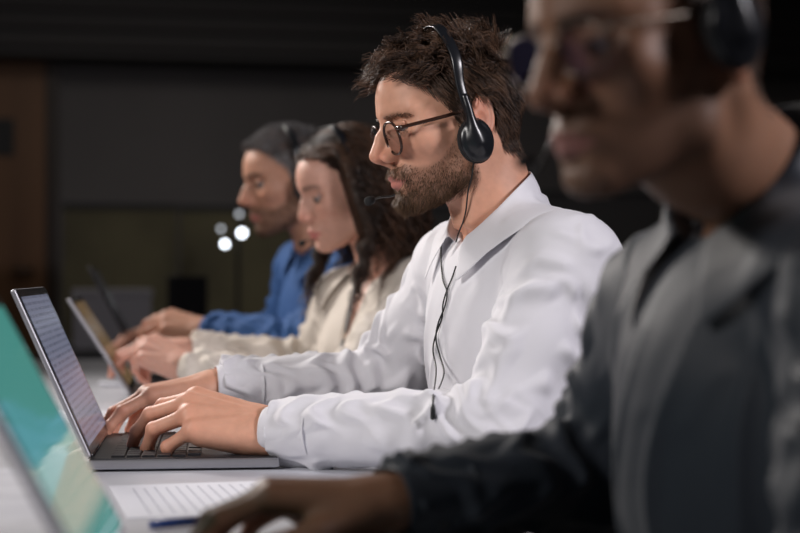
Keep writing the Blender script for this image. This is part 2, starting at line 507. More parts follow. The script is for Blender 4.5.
def head_tint(q, base, o):
    """own colours of the skin: lips, cheeks, ears, shaved beard; plus painted nostril shade"""
    c = np.tile(np.array(base, float), (len(q), 1))
    ay = np.abs(q[:, 1]); x = q[:, 0]; z = q[:, 2]
    def blend(m, col):
        c[:] = c*(1-m[:, None])+np.array(col)*m[:, None]
    red = np.exp(-(((x-0.07)/0.03)**2+((ay-0.04)/0.02)**2+((z+0.012)/0.022)**2))
    blend(red*0.35, np.array(base)*np.array([1.12, 0.86, 0.82]))
    nt = np.exp(-(((x-0.118)/0.014)**2+((z+0.018)/0.014)**2))
    blend(nt*0.45, np.array(base)*np.array([1.15, 0.82, 0.78]))
    ear = sstep(0.070, 0.080, ay)*sstep(0.02, 0.0, np.abs(x)-0.02)
    blend(ear*0.4, np.array(base)*np.array([1.2, 0.75, 0.68]))
    if o.get('stubble', 0) > 0:
        blend(beard_mask(q)*o['stubble'], np.array(o.get('stubble_col', (0.10, 0.055, 0.035))))
    L = lip_mask(q)
    blend(L*o.get('lip_amt', 0.8), o.get('lip_col', (0.50, 0.17, 0.15)))
    g_brow = o.get('brow_z', 0.0355)
    eb = np.exp(-(((z-g_brow-0.10*(ay-0.03)*(ay < 0.035)+0.25*(ay-0.035)*(ay > 0.035))/0.0045)**2))*sstep(0.008, 0.013, ay)*sstep(0.056, 0.044, ay)*(x > 0.05)
    blend(eb*o.get('brow_amt', 0.6), o.get('brow_col', (0.05, 0.03, 0.02)))
    nos = np.exp(-(((x-0.110)/0.006)**2+((ay-0.0075)/0.004)**2+((z+0.0275)/0.004)**2))
    blend(nos*0.7, np.array(base)*0.3)  # shade inside the nostrils painted into the skin colour
    ev = q*np.array([1, 0, 1])+np.stack([0*ay, ay, 0*ay], -1)-np.array([0.0790, 0.0315, 0.0130])
    er = np.linalg.norm(ev, axis=1)
    au = ev[:, 2]-(0.30-o.get('lid', 0.0))*ev[:, 0]*0.9
    ln = np.exp(-(au/0.0011)**2)*(er < 0.0155)*(er > 0.011)*(np.abs(ev[:, 1]) < 0.0135)*(ev[:, 0] > 0.0)
    blend(ln*o.get('lash', 0.8), (0.03, 0.018, 0.012))
    if o.get('scalp', 0) > 0:
        hm = sstep(0.0, 0.012, hair_edge(q))
        blend(hm*o['scalp'], o.get('scalp_col', (0.03, 0.02, 0.015)))
    return c

def lip_mask(q):
    ay = np.abs(q[:, 1]); x = q[:, 0]; z = q[:, 2]
    u = ay/0.0245
    top = -0.0445-0.0100*u**1.6-0.0012*np.exp(-(ay/0.003)**2)
    bot = -0.0670+0.0105*u**2
    return sstep(0, 0.0012, top-z)*sstep(0, 0.0012, z-bot)*sstep(1.05, 0.95, u)*(x > 0.08)

def hair_edge(q):
    """above 0: inside the hairline"""
    ay = np.abs(q[:, 1]); x = q[:, 0]; z = q[:, 2]
    # limit of z as a function of x: nape, behind ear, sideburn, temple, forehead
    xs = np.array([-0.12, -0.09, -0.06, -0.035, -0.022, -0.005, 0.010, 0.022, 0.030, 0.045, 0.058, 0.070, 0.085, 0.12])
    zs = np.array([-0.055, -0.055, -0.050, -0.035, 0.030, 0.036, -0.005, 0.000, 0.035, 0.052, 0.068, 0.084, 0.086, 0.090])
    lim = np.interp(x, xs, zs)
    lim = np.where((ay < 0.035) & (x > 0.03), np.maximum(lim, 0.082), lim)
    return z-lim

def beard_mask(q):
    ay = np.abs(q[:, 1]); x = q[:, 0]; z = q[:, 2]
    xs = np.array([-0.02, 0.004, 0.012, 0.022, 0.035, 0.050, 0.065, 0.078, 0.090, 0.13])
    up = np.array([-0.200, -0.06, 0.005, -0.002, -0.024, -0.038, -0.043, -0.040, -0.034, -0.033])
    lim = np.interp(x, xs, up)
    m = sstep(-0.004, 0.006, lim-z)*sstep(-0.001, 0.012, x)
    m = m*sstep(-0.106, -0.096, z)*sstep(-0.020, 0.0, z-np.interp(x, [0.0, 0.03, 0.06, 0.09], [-0.062, -0.078, -0.092, -0.12]))
    # clear: lips, soul patch sides, under the nose wings
    m = m*(1-lip_mask(q))
    m = m*(1-np.exp(-(((ay-0.017)/0.008)**2+((z+0.066)/0.0055)**2))*0.8*(x > 0.06))
    m = m*(1-sstep(0.0305, 0.0335, -z*-1+0.0)*0)
    under_nose = sstep(0.010, 0.0, np.abs(z+0.0335)-0.001)*(ay < 0.004)*(x > 0.09)
    return m*(1-0.4*under_nose)

# ---------------------------------------------------------------- hands
def hand_joints(wrist, ax, dorsal, side, curls, thumb, splay=0.0, scale=1.0):
    """wrist point, axis to the fingers, back-of-hand normal; side=+1 puts the thumb on the cross(dorsal, ax) side"""
    X = unit(ax); Z = unit(np.asarray(dorsal)-X*(np.asarray(dorsal) @ X)); Y = np.cross(Z, X)*side
    loc = lambda v: wrist+scale*(v[0]*X+v[1]*Y+v[2]*Z)
    mcp = [(0.090, 0.027, 0.002), (0.094, 0.008, 0.005), (0.088, -0.012, 0.003), (0.078, -0.030, -0.003)]
    ln = [(0.045, 0.026, 0.019), (0.050, 0.030, 0.020), (0.046, 0.028, 0.020), (0.036, 0.021, 0.017)]
    rad = [(0.0098, 0.0088, 0.0078, 0.0066), (0.0100, 0.0090, 0.0080, 0.0068), (0.0094, 0.0084, 0.0075, 0.0064), (0.0084, 0.0074, 0.0066, 0.0058)]
    fingers = []
    for i in range(4):
        pts = [np.array(mcp[i])]; a = 0; s = splay*(1.5-i)*0.8+curls[i][3] if len(curls[i]) > 3 else splay*(1.5-i)
        for j in range(3):
            a += math.radians(curls[i][j])
            dirv = np.array([math.cos(a)*math.cos(s), math.sin(s)*math.cos(a) if abs(a) < 1.5 else 0, -math.sin(a)])
            pts.append(pts[-1]+unit(dirv)*ln[i][j])
        fingers.append(([loc(v) for v in pts], [r*scale for r in rad[i]]))
    tp = [loc(v) for v in thumb]
    return dict(wrist=wrist, X=X, Y=Y, Z=Z, loc=loc, fingers=fingers, mcp=[loc(v) for v in mcp], thumb=tp, scale=scale)

THUMB_REST = [(0.020, 0.020, -0.012), (0.052, 0.040, -0.024), (0.080, 0.050, -0.034), (0.104, 0.050, -0.040)]

def hand_part(H):
    s = H['scale']; loc = H['loc']
    wr = [loc((0.0, 0.014, 0)), loc((0.0, 0.0, 0.001)), loc((0.0, -0.006, 0)), loc((0.0, -0.015, -0.001))]
    allp = np.array([q for F in H['fingers'] for q in F[0]]+H['thumb']+wr+[loc((-0.05, 0, 0))])
    lo, hi = allp.min(0)-0.03, allp.max(0)+0.03
    def f(p):
        d = None
        for i in range(4):
            m = H['mcp'][i]
            g = cone(p, wr[i], m, 0.0175*s, (0.0128, 0.0130, 0.0122, 0.0112)[i]*s)
            d = g if d is None else smin(d, g, 0.010*s)
        d = smin(d, cone(p, loc((0.02, -0.014, -0.012)), loc((0.068, -0.026, -0.010)), 0.014*s, 0.011*s), 0.012*s)
        d = smin(d, cone(p, loc((-0.016, 0.008, -0.002)), loc((0.01, 0.006, -0.001)), 0.018*s, 0.019*s), 0.015*s)
        d = smin(d, cone(p, loc((-0.016, -0.008, -0.002)), loc((0.01, -0.008, -0.001)), 0.017*s, 0.018*s), 0.015*s)
        t = H['thumb']
        d = smin(d, cone(p, t[0], t[1], 0.0175*s, 0.0128*s), 0.014*s)
        tf = smin(cone(p, t[1], t[2], 0.0118*s, 0.0105*s), cone(p, t[2], t[3], 0.0108*s, 0.0085*s), 0.002)
        d = smin(d, tf, 0.006*s)
        # tendons
        for i in range(4):
            a = H['mcp'][i]+H['Z']*0.0085*s; b = loc((0.02, 0.010-0.006*i, 0.017))
            d = smin(d, cone(p, a, b, 0.0035*s, 0.0022*s), 0.006*s)
        for i, (pts, rs) in enumerate(H['fingers']):
            ff = None
            for j in range(3):
                mid = pts[j]*0.5+pts[j+1]*0.5
                rm = (rs[j]+rs[j+1])*0.5*0.93
                g = np.minimum(cone(p, pts[j], mid, rs[j], rm), cone(p, mid, pts[j+1], rm, rs[j+1]))
                ff = g if ff is None else smin(ff, g, 0.003*s)
            d = smin(d, ff, 0.0045*s)
        return d
    return Part(f, lo, hi)

def hand_tint(p, H, c, base):
    """knuckles and fingertips a little redder, nails paler"""
    for pts, rs in H['fingers']:
        for j, w in ((0, 0.35), (1, 0.45), (2, 0.35), (3, 0.5)):
            m = np.exp(-(np.linalg.norm(p-pts[j], axis=1)/0.013)**2)*w
            c[:] = c*(1-m[:, None])+np.array(base)*np.array([1.15, 0.78, 0.72])*m[:, None]
        t = pts[3]; ax = unit(pts[3]-pts[2])
        up = unit(H['Z']-ax*(H['Z'] @ ax)); up = unit(up)
        q = p-(t+up*rs[3]*0.9-ax*0.001)
        m = sstep(1.3, 0.9, np.sqrt((q @ ax/0.0065)**2+(q @ np.cross(ax, up)/0.0052)**2+(q @ up/0.004)**2))
        c[:] = c*(1-m[:, None]*0.7)+np.minimum(np.array(base)*1.35+0.05, 0.9)*m[:, None]*0.7

# ---------------------------------------------------------------- hair
def ribbons(name, strands, r0, r1, mat_, parent, vary):
    """one mesh of three-sided tapering strands; strands: n x m x 3"""
    S = np.asarray(strands); n, m = S.shape[:2]
    T = np.gradient(S, axis=1); T /= np.maximum(np.linalg.norm(T, axis=2), 1e-9)[..., None]
    ref = rng.normal(size=(n, 1, 3)); U = ref-T*(ref*T).sum(2)[..., None]; U /= np.maximum(np.linalg.norm(U, axis=2), 1e-9)[..., None]
    W = np.cross(T, U)
    rad = np.linspace(1, 0, m)**0.6; rad = (r1+(r0-r1)*rad)[None, :, None]
    V = []
    for k in range(3):
        a = 2*math.pi*k/3
        V.append(S+rad*(math.cos(a)*U+math.sin(a)*W))
    V = np.stack(V, 2).reshape(-1, 3)
    base = (np.arange(n)*m*3)[:, None, None]+(np.arange(m-1)*3)[None, :, None]
    k = np.arange(3)[None, None, :]; l = (k+1) % 3
    Q = np.stack([base+k, base+l, base+l+3, base+k+3], -1).reshape(-1, 4)
    va = np.repeat(np.asarray(vary), m*3)
    return new_mesh(name, V, Q, mat_, parent, True, attrs={'vary': va})

def to_world(M4, q):
    M4 = np.array(M4); return q @ M4[:3, :3].T + M4[:3, 3]

def to_local(M4, p):
    M4 = np.array(M4); return (p-M4[:3, 3]) @ M4[:3, :3]

def head_matrix(origin, yaw, pitch, roll=0.0):
    """yaw: degrees turned from -X towards the camera (-Y); pitch: degrees looking down; roll: near side up"""
    a = math.radians(yaw); p = math.radians(pitch); r = math.radians(roll)
    f0 = np.array([-math.cos(a), -math.sin(a), 0]); z0 = np.array([0, 0, 1.0]); l0 = np.cross(z0, f0)
    f = f0*math.cos(p)-z0*math.sin(p); z = z0*math.cos(p)+f0*math.sin(p)
    l = l0*math.cos(r)+z*math.sin(r); z = z*math.cos(r)-l0*math.sin(r)
    Mx = np.eye(4); Mx[:3, 0] = f; Mx[:3, 1] = l; Mx[:3, 2] = z; Mx[:3, 3] = origin
    return Mx

def trace(f, px, py, d0=0.6, d1=5.0):
    """where the view line through that place meets the surface"""
    o = CAM; dv = P(px, py, 1.0)-CAM; L = np.linalg.norm(dv); dv = dv/L
    t = d0
    for _ in range(200):
        v = f((o+dv*t)[None])[0]
        if v < 0.0002: break
        t += max(v*0.6, 0.0003)
        if t > d1: return None
    return o+dv*t

def surf_normal(f, p, e=0.001):
    p = np.atleast_2d(p)
    g = np.stack([f(p+np.eye(3)[k]*e)-f(p-np.eye(3)[k]*e) for k in range(3)], -1)
    return g/np.maximum(np.linalg.norm(g, axis=1), 1e-9)[:, None]

def sample_on(verts, quads, n, weight):
    a = verts[quads[:, 0]]; b = verts[quads[:, 1]]; c = verts[quads[:, 2]]; d = verts[quads[:, 3]]
    ar = 0.5*np.linalg.norm(np.cross(c-a, d-b), axis=1)*weight
    idx = rng.choice(len(quads), size=n, p=ar/ar.sum())
    u = rng.random((n, 1)); v = rng.random((n, 1))
    return (a[idx]*(1-u)+b[idx]*u)*(1-v)+(d[idx]*(1-u)+c[idx]*u)*v

# ---------------------------------------------------------------- cloth
def fold_noise(p, dirs, f_along, f_across, seed=0.0, warp=0.35):
    """ridges running along dirs (n x 3 or 3,)"""
    d = np.broadcast_to(np.asarray(dirs, float), p.shape)
    q = p+warp*0.1*np.stack([noise3(p*6+seed), noise3(p*6+seed+31.7), noise3(p*6+seed+77.1)], -1)
    al = (q*d).sum(1)
    ac = q-al[:, None]*d
    s = ac*f_across+d*(al*f_along)[:, None]+seed
    n = noise3(s)
    r = 1-np.abs(n)*2.2
    return r, n

def sleeve_noise(q, lam, twist, seed, amt):
    """patches of parallel folds winding round a sleeve: q in the sleeve's own frame, axis third"""
    rad = np.maximum(np.hypot(q[:, 0], q[:, 1]), 1e-5)
    cx, cy = q[:, 0]/rad, q[:, 1]/rad
    z = q[:, 2]
    w = noise3(np.stack([cx*0.9+seed, cy*0.9, z*7], -1))
    w2 = noise3(np.stack([cx*1.3+seed+40, cy*1.3, z*16], -1))
    ph = 2*math.pi*(z/lam+twist*cx+0.4*twist*cy+1.1*w+0.25*w2)
    env = sstep(-0.28, 0.22, noise3(np.stack([cx*1.1+seed+9, cy*1.1+3, z*8], -1)))
    ph2 = 2*math.pi*(z/(lam*1.7)-twist*0.8*cx+0.9*w2+0.3)
    env2 = sstep(-0.15, 0.3, noise3(np.stack([cx*1.1+seed+70, cy*1.1+5, z*7], -1)))
    r = env*(0.5+0.5*np.sin(ph))**1.6+0.8*env2*(0.5+0.5*np.sin(ph2))**1.6
    return r*amt, w
# ---------------------------------------------------------------- people
def make_person(s):
    """builds body, shirt, hair, eyes; returns dict with the shapes for whatever is worn"""
    HM = s['head']; sc = s.get('scale', 1.0); base = s['skin']; h = s['h']
    Mh = np.array(HM)
    hf = make_head_fn(s.get('face', {}))
    Rh = Mh[:3, :3]; th = Mh[:3, 3]
    toL = lambda p: ((p-th) @ Rh)/sc
    toW = lambda q: (np.asarray(q)*sc) @ Rh.T+th
    lo_h, hi_h = np.array([-0.11, -0.11, -0.14]), np.array([0.15, 0.11, 0.14])
    def head_world(p):
        q = toL(p)
        o = np.maximum(np.maximum(lo_h-q, q-hi_h), 0); d = np.linalg.norm(o, axis=1)
        near = d < 0.02; out = (d+0.015)*sc
        if near.any(): out[near] = hf(q[near])*sc
        return out
    psi = math.radians(s['yaw'])
    Fw = np.array([-math.cos(psi), -math.sin(psi), 0]); L = np.array([math.sin(psi), -math.cos(psi), 0]); Z = np.array([0, 0, 1.0])
    J = s['j']
    nb = J['neck']; sn, sf = J['sh_near'], J['sh_far']
    tl = math.radians(s.get('lean', 12))
    U = Z*math.cos(tl)+Fw*math.sin(tl); Ft = Fw*math.cos(tl)-Z*math.sin(tl)
    Rt = np.stack([Ft, L, U], 1)
    cr = s.get('chest_r', (0.110, 0.155, 0.118)); br = s.get('belly_r', (0.110, 0.145, 0.17))
    def torso(p):
        d = ell(p, J['chest'], cr, Rt)
        d = smin(d, ell(p, J['belly'], br, Rt), 0.08)
        d = smin(d, ell(p, J['pelvis'], (0.13, 0.165, 0.12)), 0.06)
        a = s.get('sh_r', 0.058)
        d = smin(d, cone(p, sn*0.9+nb*0.1-U*0.008, sf*0.9+nb*0.1-U*0.008, a*0.9, a*0.9), 0.05)
        d = smin(d, cone(p, nb-Fw*0.016-U*s.get('trap', 0.068), sn, 0.036, a), 0.045)
        d = smin(d, cone(p, nb-Fw*0.016-U*s.get('trap', 0.068), sf, 0.036, a), 0.045)
        d = smin(d, sph(p, nb-Fw*0.042-U*0.034, 0.044), 0.04)
        if 'bust' in s:
            for sg in (1, -1): d = smin(d, sph(p, J['chest']+Ft*0.055+L*0.075*sg-U*0.03, 0.072), 0.06)
        return d
    neck_top = toW((-0.018, 0, -0.045)); 
    ws = s.get('wrist_r', 0.030)
    def arm(p, k, a, e, w):
        el, wr = J['el_'+k], J['wr_'+k]
        mid = (J['sh_'+k]+el)/2
        return np.minimum(smin(cone(p, J['sh_'+k], mid, a, (a+e)*0.5), cone(p, mid, el, (a+e)*0.5, e), 0.02), 1e9), cone(p, el, wr, e, w)
    hands = s['hands']
    hparts = [hand_part(H) for H in hands.values()]
    def body(p):
        d = head_world(p)
        d = smin(d, cone(p, neck_top, nb, 0.050*sc*s.get('neck_k', 1), 0.0535*sc*s.get('neck_k', 1)), 0.022)
        # muscles of the neck
        for sg in (1, -1):
            d = smin(d, cone(p, toW((-0.018, 0.052*sg, -0.035)), nb+Ft*0.052+L*0.016*sg-U*0.012, 0.013, 0.009), 0.018)
        t = torso(p)+0.009
        d = smin(d, smax(t, -((p-J['chest']) @ U+0.02), 0.02), 0.02)
        for k in ('near', 'far'):
            el, wr = J['el_'+k], J['wr_'+k]
            a = smin(cone(p, J['sh_'+k], el, 0.035, 0.028), cone(p, el, wr, 0.030, ws*0.85), 0.02)
            d = smin(d, a, 0.01)
        for hp in hparts: d = smin(d, hp(p), 0.006)
        return d
    pts = np.array([toW((0.1, 0, 0.12)), toW((-0.1, 0.08, 0.1)), toW((0.14, -0.08, -0.1))]+[J[k] for k in J if k not in ('pelvis',)]+[q for H in hands.values() for F in H['fingers'] for q in F[0]]+[q for H in hands.values() for q in H['thumb']])
    lo, hi = pts.min(0)-0.12, pts.max(0)+0.12
    V, Q = grow(body, lo, hi, h, levels=5)
    c = np.tile(np.array(base, float), (len(V), 1))
    q = toL(V); m = (q > lo_h-0.02).all(1) & (q < hi_h+0.02).all(1)
    c[m] = head_tint(q[m], base, s.get('tint', {}))
    for H in hands.values():
        mm = np.linalg.norm(V-H['loc']((0.09, 0, 0)), axis=1) < 0.16
        cc = c[mm]; hand_tint(V[mm], H, cc, base); c[mm] = cc
    root = empty('person', (nb[0], nb[1], 0.0), s['label'], 'person')
    ob = new_mesh('body', V, Q, M['skin'], root, True, colors=c)
    # eyes
    for sg in (1, -1):
        ec = toW((0.0790, 0.0315*sg, 0.0130))
        eb = MB(); rr = 0.0124*sc
        gz = s.get('gaze', (0.0, -0.25))
        gd = unit(Rh @ np.array([1, gz[0], gz[1]]))
        a1 = unit(np.cross(gd, [0, 0, 1.0])); a2 = np.cross(gd, a1)
        vs = []; fs = []
        nu, nv = 20, 14
        for j in range(nv+1):
            t = math.pi*j/nv
            for i in range(nu):
                u = 2*math.pi*i/nu
                vs.append(ec+rr*(math.cos(t)*gd+math.sin(t)*(math.cos(u)*a1+math.sin(u)*a2)))
        for j in range(nv):
            for i in range(nu):
                fs.append((j*nu+i, j*nu+(i+1) % nu, (j+1)*nu+(i+1) % nu, (j+1)*nu+i))
        eye = MB().add(vs, fs).build('eye', M['eye_white'], root, True)
        vs = [ec+(rr+0.0005)*(math.cos(t)*gd+math.sin(t)*(math.cos(u)*a1+math.sin(u)*a2)) for t in (0.0, 0.2, 0.4, 0.58) for u in np.linspace(0, 2*math.pi, 20, endpoint=False)]
        fs = [(j*20+i, j*20+(i+1) % 20, (j+1)*20+(i+1) % 20, (j+1)*20+i) for j in range(3) for i in range(20)]
        MB().add(vs, fs).build('iris', M['iris'], eye, True)
    # shirt
    cl = s['shirt']; A = cl.get('amp', 1.0)
    Cn = s['collar_c']; ct = math.radians(s.get('collar_tilt', 40))
    fd = Fw*math.cos(ct)-Z*math.sin(ct); cn = Fw*math.sin(ct)+Z*math.cos(ct)
    ca, cb = s.get('collar_ab', (0.070, 0.064))
    sl = cl.get('sleeve', (0.062, 0.053, 0.038))
    vd = s.get('v_depth', 0.05)
    def shirt(p):
        t = torso(p)
        ar = []
        for k in ('near', 'far'):
            ar.append(arm(p, k, *sl))
        d = t
        for a, b in ar:
            d = smin(d, smin(a, b, 0.03), 0.035)
        o = np.where(np.abs(d) < 0.025)[0]
        if len(o):
            x = p[o]; dt = t[o]; disp = np.zeros(len(o))
            # torso: hanging folds, stronger towards belly and armpits
            hd = (x-nb) @ -U
            r, n = fold_noise(x, unit(U+0.35*L), 3.5, 13.0, 3.0)
            wt = sstep(0.03, -0.03, dt-np.minimum.reduce([np.minimum(a[o], b[o]) for a, b in ar])) 
            disp += wt*(0.006*n+0.0065*np.clip(r, 0, 1)**2)*sstep(0.04, 0.25, hd)
            for ki, k in enumerate(('near', 'far')):
                a, b = ar[ki]
                ax = unit(J['el_'+k]-J['sh_'+k]); bx = unit(J['wr_'+k]-J['el_'+k])
                pa = unit(np.cross(ax, bx)); 
                v = x-J['el_'+k]
                wa = sstep(0.02, -0.015, a[o]-np.minimum(dt, b[o])); wb = sstep(0.02, -0.015, b[o]-np.minimum(dt, a[o]))
                fr1 = np.stack([pa, np.cross(ax, pa), ax], 1); fr2 = np.stack([pa, np.cross(bx, pa), bx], 1)
                xa = (x-J['sh_'+k]) @ fr1; xb = v @ fr2
                r1, n1 = sleeve_noise(xa, 0.050, 0.55, 11.0+ki*5, 1.0)
                r2, n2 = sleeve_noise(xb, 0.044, 0.80, 23.0+ki*5, 1.0)
                near_el = np.exp(-(np.linalg.norm(v, axis=1)/0.13)**2)
                disp += wa*(0.006*n1+0.0085*r1)*(0.75+0.65*near_el)
                disp += wb*(0.006*n2+0.0075*r2)*(0.8+0.5*near_el)
            d[o] = d[o]-disp*A
            for (pl, rr) in cl.get('ridges', []):
                g = chain(x, pl, [rr*0.5]+[rr]*(len(pl)-2)+[rr*0.4], 0.004)
                d[o] = smin(d[o], g, 0.016)
        # neck hole and open front
        v = p-Cn; vn = v @ cn
        ring = np.sqrt(((v @ fd)/(ca-0.012))**2+((v @ L)/(cb-0.012))**2)
        hole = (ring-1)*0.055
        hole = np.maximum(hole, -(vn+0.028))
        d = smax(d, -hole, 0.004)
        if vd > 0:
            fr = v @ Ft; up = v @ U
            wv = (up+vd+0.03)*s.get('v_open', 0.42)
            vee = np.maximum(np.abs(v @ L)-np.maximum(wv, 0.0), -(fr-0.02))
            vee = np.maximum(vee, -(up+vd+0.03))
            d = smax(d, -vee*0.8, 0.003)
        # sleeve ends
        for k in ('near', 'far'):
            w = J['wr_'+k]; bx = unit(w-J['el_'+k])
            al = (p-w) @ bx
            rr = np.linalg.norm((p-w)-al[:, None]*bx, axis=1)
            nearw = (rr < 0.07)
            d = np.where(nearw & (al > -0.09), smax(d, al+s.get('cuff_back', 0.012), 0.002), d)
            d = np.where(nearw & (al > -0.09), smax(d, -np.maximum(rr-ws*1.12, -(al+0.06)), 0.002), d)
        if 'floor_z' in cl: d = smax(d, cl['floor_z']-p[:, 2], 0.01)
        return d
    pts = np.array([J[k] for k in J]); lo, hi = pts.min(0)-0.20, pts.max(0)+0.16
    VS, QS = grow(shirt, lo, hi, cl.get('h', h*1.3), levels=5, lip=1.9)
    so = new_mesh('shirt', VS, QS, cl['mat'], root, True)
    # collar
    if s.get('collar', True):
        g0 = s.get('collar_gap', 26); fl = s.get('flap', 1.0)
        G = []; 
        angs = np.linspace(math.radians(g0), math.radians(360-g0), 49)
        rows = 9
        for i, a in enumerate(angs):
            T = Cn+fd*ca*math.cos(a)+L*cb*math.sin(a)+Z*s.get('side_lift', 0.017)*math.sin(a)**2
            out = unit(Ft*math.cos(a)*1.0+L*math.sin(a))
            fr = max(0, math.cos(a))**2
            tip = max(0.0, 1-min(i, 48-i)/5.0)
            dn = -U
            inner = T-cn*0.030-out*0.003
            flare = 0.009+0.012*fr; drop = (0.038+0.012*fr+0.018*math.sin(a)**2)*fl
            sgn = math.copysign(1, math.sin(a))
            E = T+out*flare+dn*drop+(Ft*0.000+L*0.014*sgn+dn*0.008)*tip*fl
            col = [inner, T-cn*0.012-out*0.001, T-cn*0.002, T+out*0.003+cn*0.0015]
            for t in (0.2, 0.45, 0.7, 0.88, 1.0):
                q_ = T+(E-T)*t+out*0.006*math.sin(math.pi*t)
                col.append(q_)
            G.append(col)
        G = np.array(G)
        # keep the flap outside the shirt
        n0 = G.shape
        X = G[:, 4:].reshape(-1, 3)
        OUT = np.repeat(np.array([unit(Ft*math.cos(a)+L*math.sin(a)) for a in angs]), 5, axis=0)
        for _ in range(9):
            fv = torso(X); nr = surf_normal(torso, X, 0.004)
            dr = OUT*0.9+nr*0.25
            X = X+np.clip(0.0105-fv, 0, 0.012)[:, None]*dr
        G[:, 4:] = X.reshape(n0[0], -1, 3)
        mb = MB().grid(G)
        co = mb.build('collar', cl['mat'], so, True, solid=0.0016)
        sd = co.modifiers.new('sub', 'SUBSURF'); sd.levels = 1; sd.render_levels = 1
    # placket with its buttons down the front
    if s.get('placket', True):
        rows_ = []; bts = []
        t0, t1 = s.get('placket_span', (-0.03, 0.30))
        for i in range(34):
            t = t0+(t1-t0)*i/33
            c0 = Cn-U*t+Ft*0.30
            row = []
            for w_ in (-0.018, -0.0165, -0.006, 0.006, 0.0165, 0.018):
                x = c0+L*(w_+s.get('placket_dx', 0.0)+0.003*math.sin(i*0.5))
                x = c0+L*(w_+0.003*math.sin(i*0.5))
                ts = np.linspace(0, 0.34, 170)
                vv = shirt(x[None]-Ft[None]*ts[:, None]); hit = np.where(vv < 0.0012)[0]
                if not len(hit) or ts[hit[0]] < 0.01: row = None; break
                x = x-Ft*ts[hit[0]]
                edge = abs(w_) > 0.017
                row.append(x+Ft*(-0.001 if edge else 0.0026))
            if row is None and not rows_: continue
            if row is None or (rows_ and np.linalg.norm(row[2]-rows_[-1][2]) > 0.03): break
            rows_.append(row)
            if i % 9 == 5: bts.append((row[2]*0.5+row[3]*0.5+Ft*0.0012))
        if len(rows_) < 2: rows_ = [[Cn, Cn+Z*0.001]]*2
        pk = MB().grid(rows_).build('placket', cl['mat'], so, True)
        for c_ in bts: button(c_, Ft, 0.0052, cl.get('btn', M['button']), pk)
    # trousers
    def trou(p):
        d = ell(p, J['pelvis']-Z*0.06, (0.15, 0.18, 0.13))
        for sg in (1, -1):
            hip = J['pelvis']-Z*0.08+L*0.09*sg; knee = hip+Fw*0.42-Z*0.06+L*0.03*sg; foot = np.array([knee[0], knee[1], 0.10])
            d = smin(d, cone(p, hip, knee, 0.085, 0.062), 0.05)
            d = smin(d, cone(p, knee, foot, 0.060, 0.045), 0.02)
        return d
    pc = J['pelvis']
    VT, QT = grow(trou, np.array([pc[0]-0.75, pc[1]-0.45, 0.02]), np.array([pc[0]+0.25, pc[1]+0.45, pc[2]+0.15]), 0.012, levels=3)
    new_mesh('trousers', VT, QT, M['trousers'], root, True)
    for sg in (1, -1):
        knee = pc-Z*0.08+L*0.12*sg+Fw*0.42
        ft = np.array([knee[0], knee[1], 0.0])
        sh = lambda p: smax(smin(cone(p, ft+np.array([0, 0, 0.045]), ft+Fw*0.16+np.array([0, 0, 0.030]), 0.045, 0.036), cone(p, ft+np.array([0, 0, 0.05]), ft+np.array([0, 0, 0.11]), 0.045, 0.045), 0.03), -p[:, 2], 0.004)
        VF, QF = grow(sh, ft-np.array([0.3, 0.2, 0.03]), ft+np.array([0.15, 0.2, 0.2]), 0.009, levels=3)
        new_mesh('shoe', VF, QF, M['shoe'], root, True)
    # cuffs
    for k in ('near', 'far'):
        w = J['wr_'+k]; e = J['el_'+k]; bx = unit(w-e)
        u1 = unit(np.cross(bx, [0, 0, 1.0])); u2 = np.cross(bx, u1)
        cb_ = s.get('cuff_back', 0.012)
        rr0 = s.get('cuff_r', 0.037)
        G = []
        prof = [(-0.066, 0.0060), (-0.062, 0.0025), (-0.045, 0.0018), (-0.02, 0.0008), (0.0, 0.0), (0.001, -0.0015), (-0.002, -0.0030), (-0.025, -0.0025)]
        for (al, dr) in prof:
            row = []
            for i in range(33):
                a = 2*math.pi*i/32
                wob = 1+0.05*math.sin(2*a+1)+0.02*math.sin(5*a+al*60)
                row.append(w+bx*(al-cb_+0.008)+(math.cos(a)*u1*1.08+math.sin(a)*u2*0.95)*(rr0+dr)*wob)
            G.append(row)
        cu = MB().grid(G).build('cuff', cl['mat'], so, True)
        sd = cu.modifiers.new('sub', 'SUBSURF'); sd.levels = 1; sd.render_levels = 1
        # button on the outer side of the cuff
        bd = unit(-RGT*0+(-np.array([0, 1.0, 0]))*0.9+np.array([0, 0, -0.5]))
        bd = unit(bd-bx*(bd @ bx))
        button(w+bx*(-0.025-cb_)+bd*(rr0+0.0035), bd, 0.0048, cl.get('btn', M['button']), so)
    return dict(root=root, body=body, shirt=shirt, toW=toW, toL=toL, Rh=Rh, shirt_ob=so, V=V, Q=Q, sc=sc, Ft=Ft, L=L, U=U, VS=VS, QS=QS, hf=hf, s=s)

def button(c, n, r, m, parent):
    n = unit(n); a = unit(np.cross(n, [0.3, 0.1, 1.0])); b = np.cross(n, a)
    vs = []; fs = []
    prof = [(0, 0.0004), (0.6, 0.0003), (0.75, 0.0010), (0.95, 0.0010), (1.0, 0.0), (0.95, -0.0012)]
    for (k, hh) in prof:
        for i in range(20):
            t = 2*math.pi*i/20
            vs.append(c+r*k*(math.cos(t)*a+math.sin(t)*b)+n*hh)
    for j in range(len(prof)-1):
        for i in range(20): fs.append((j*20+i, j*20+(i+1) % 20, (j+1)*20+(i+1) % 20, (j+1)*20+i))
    return MB().add(vs, fs).build('button', m, parent, True)

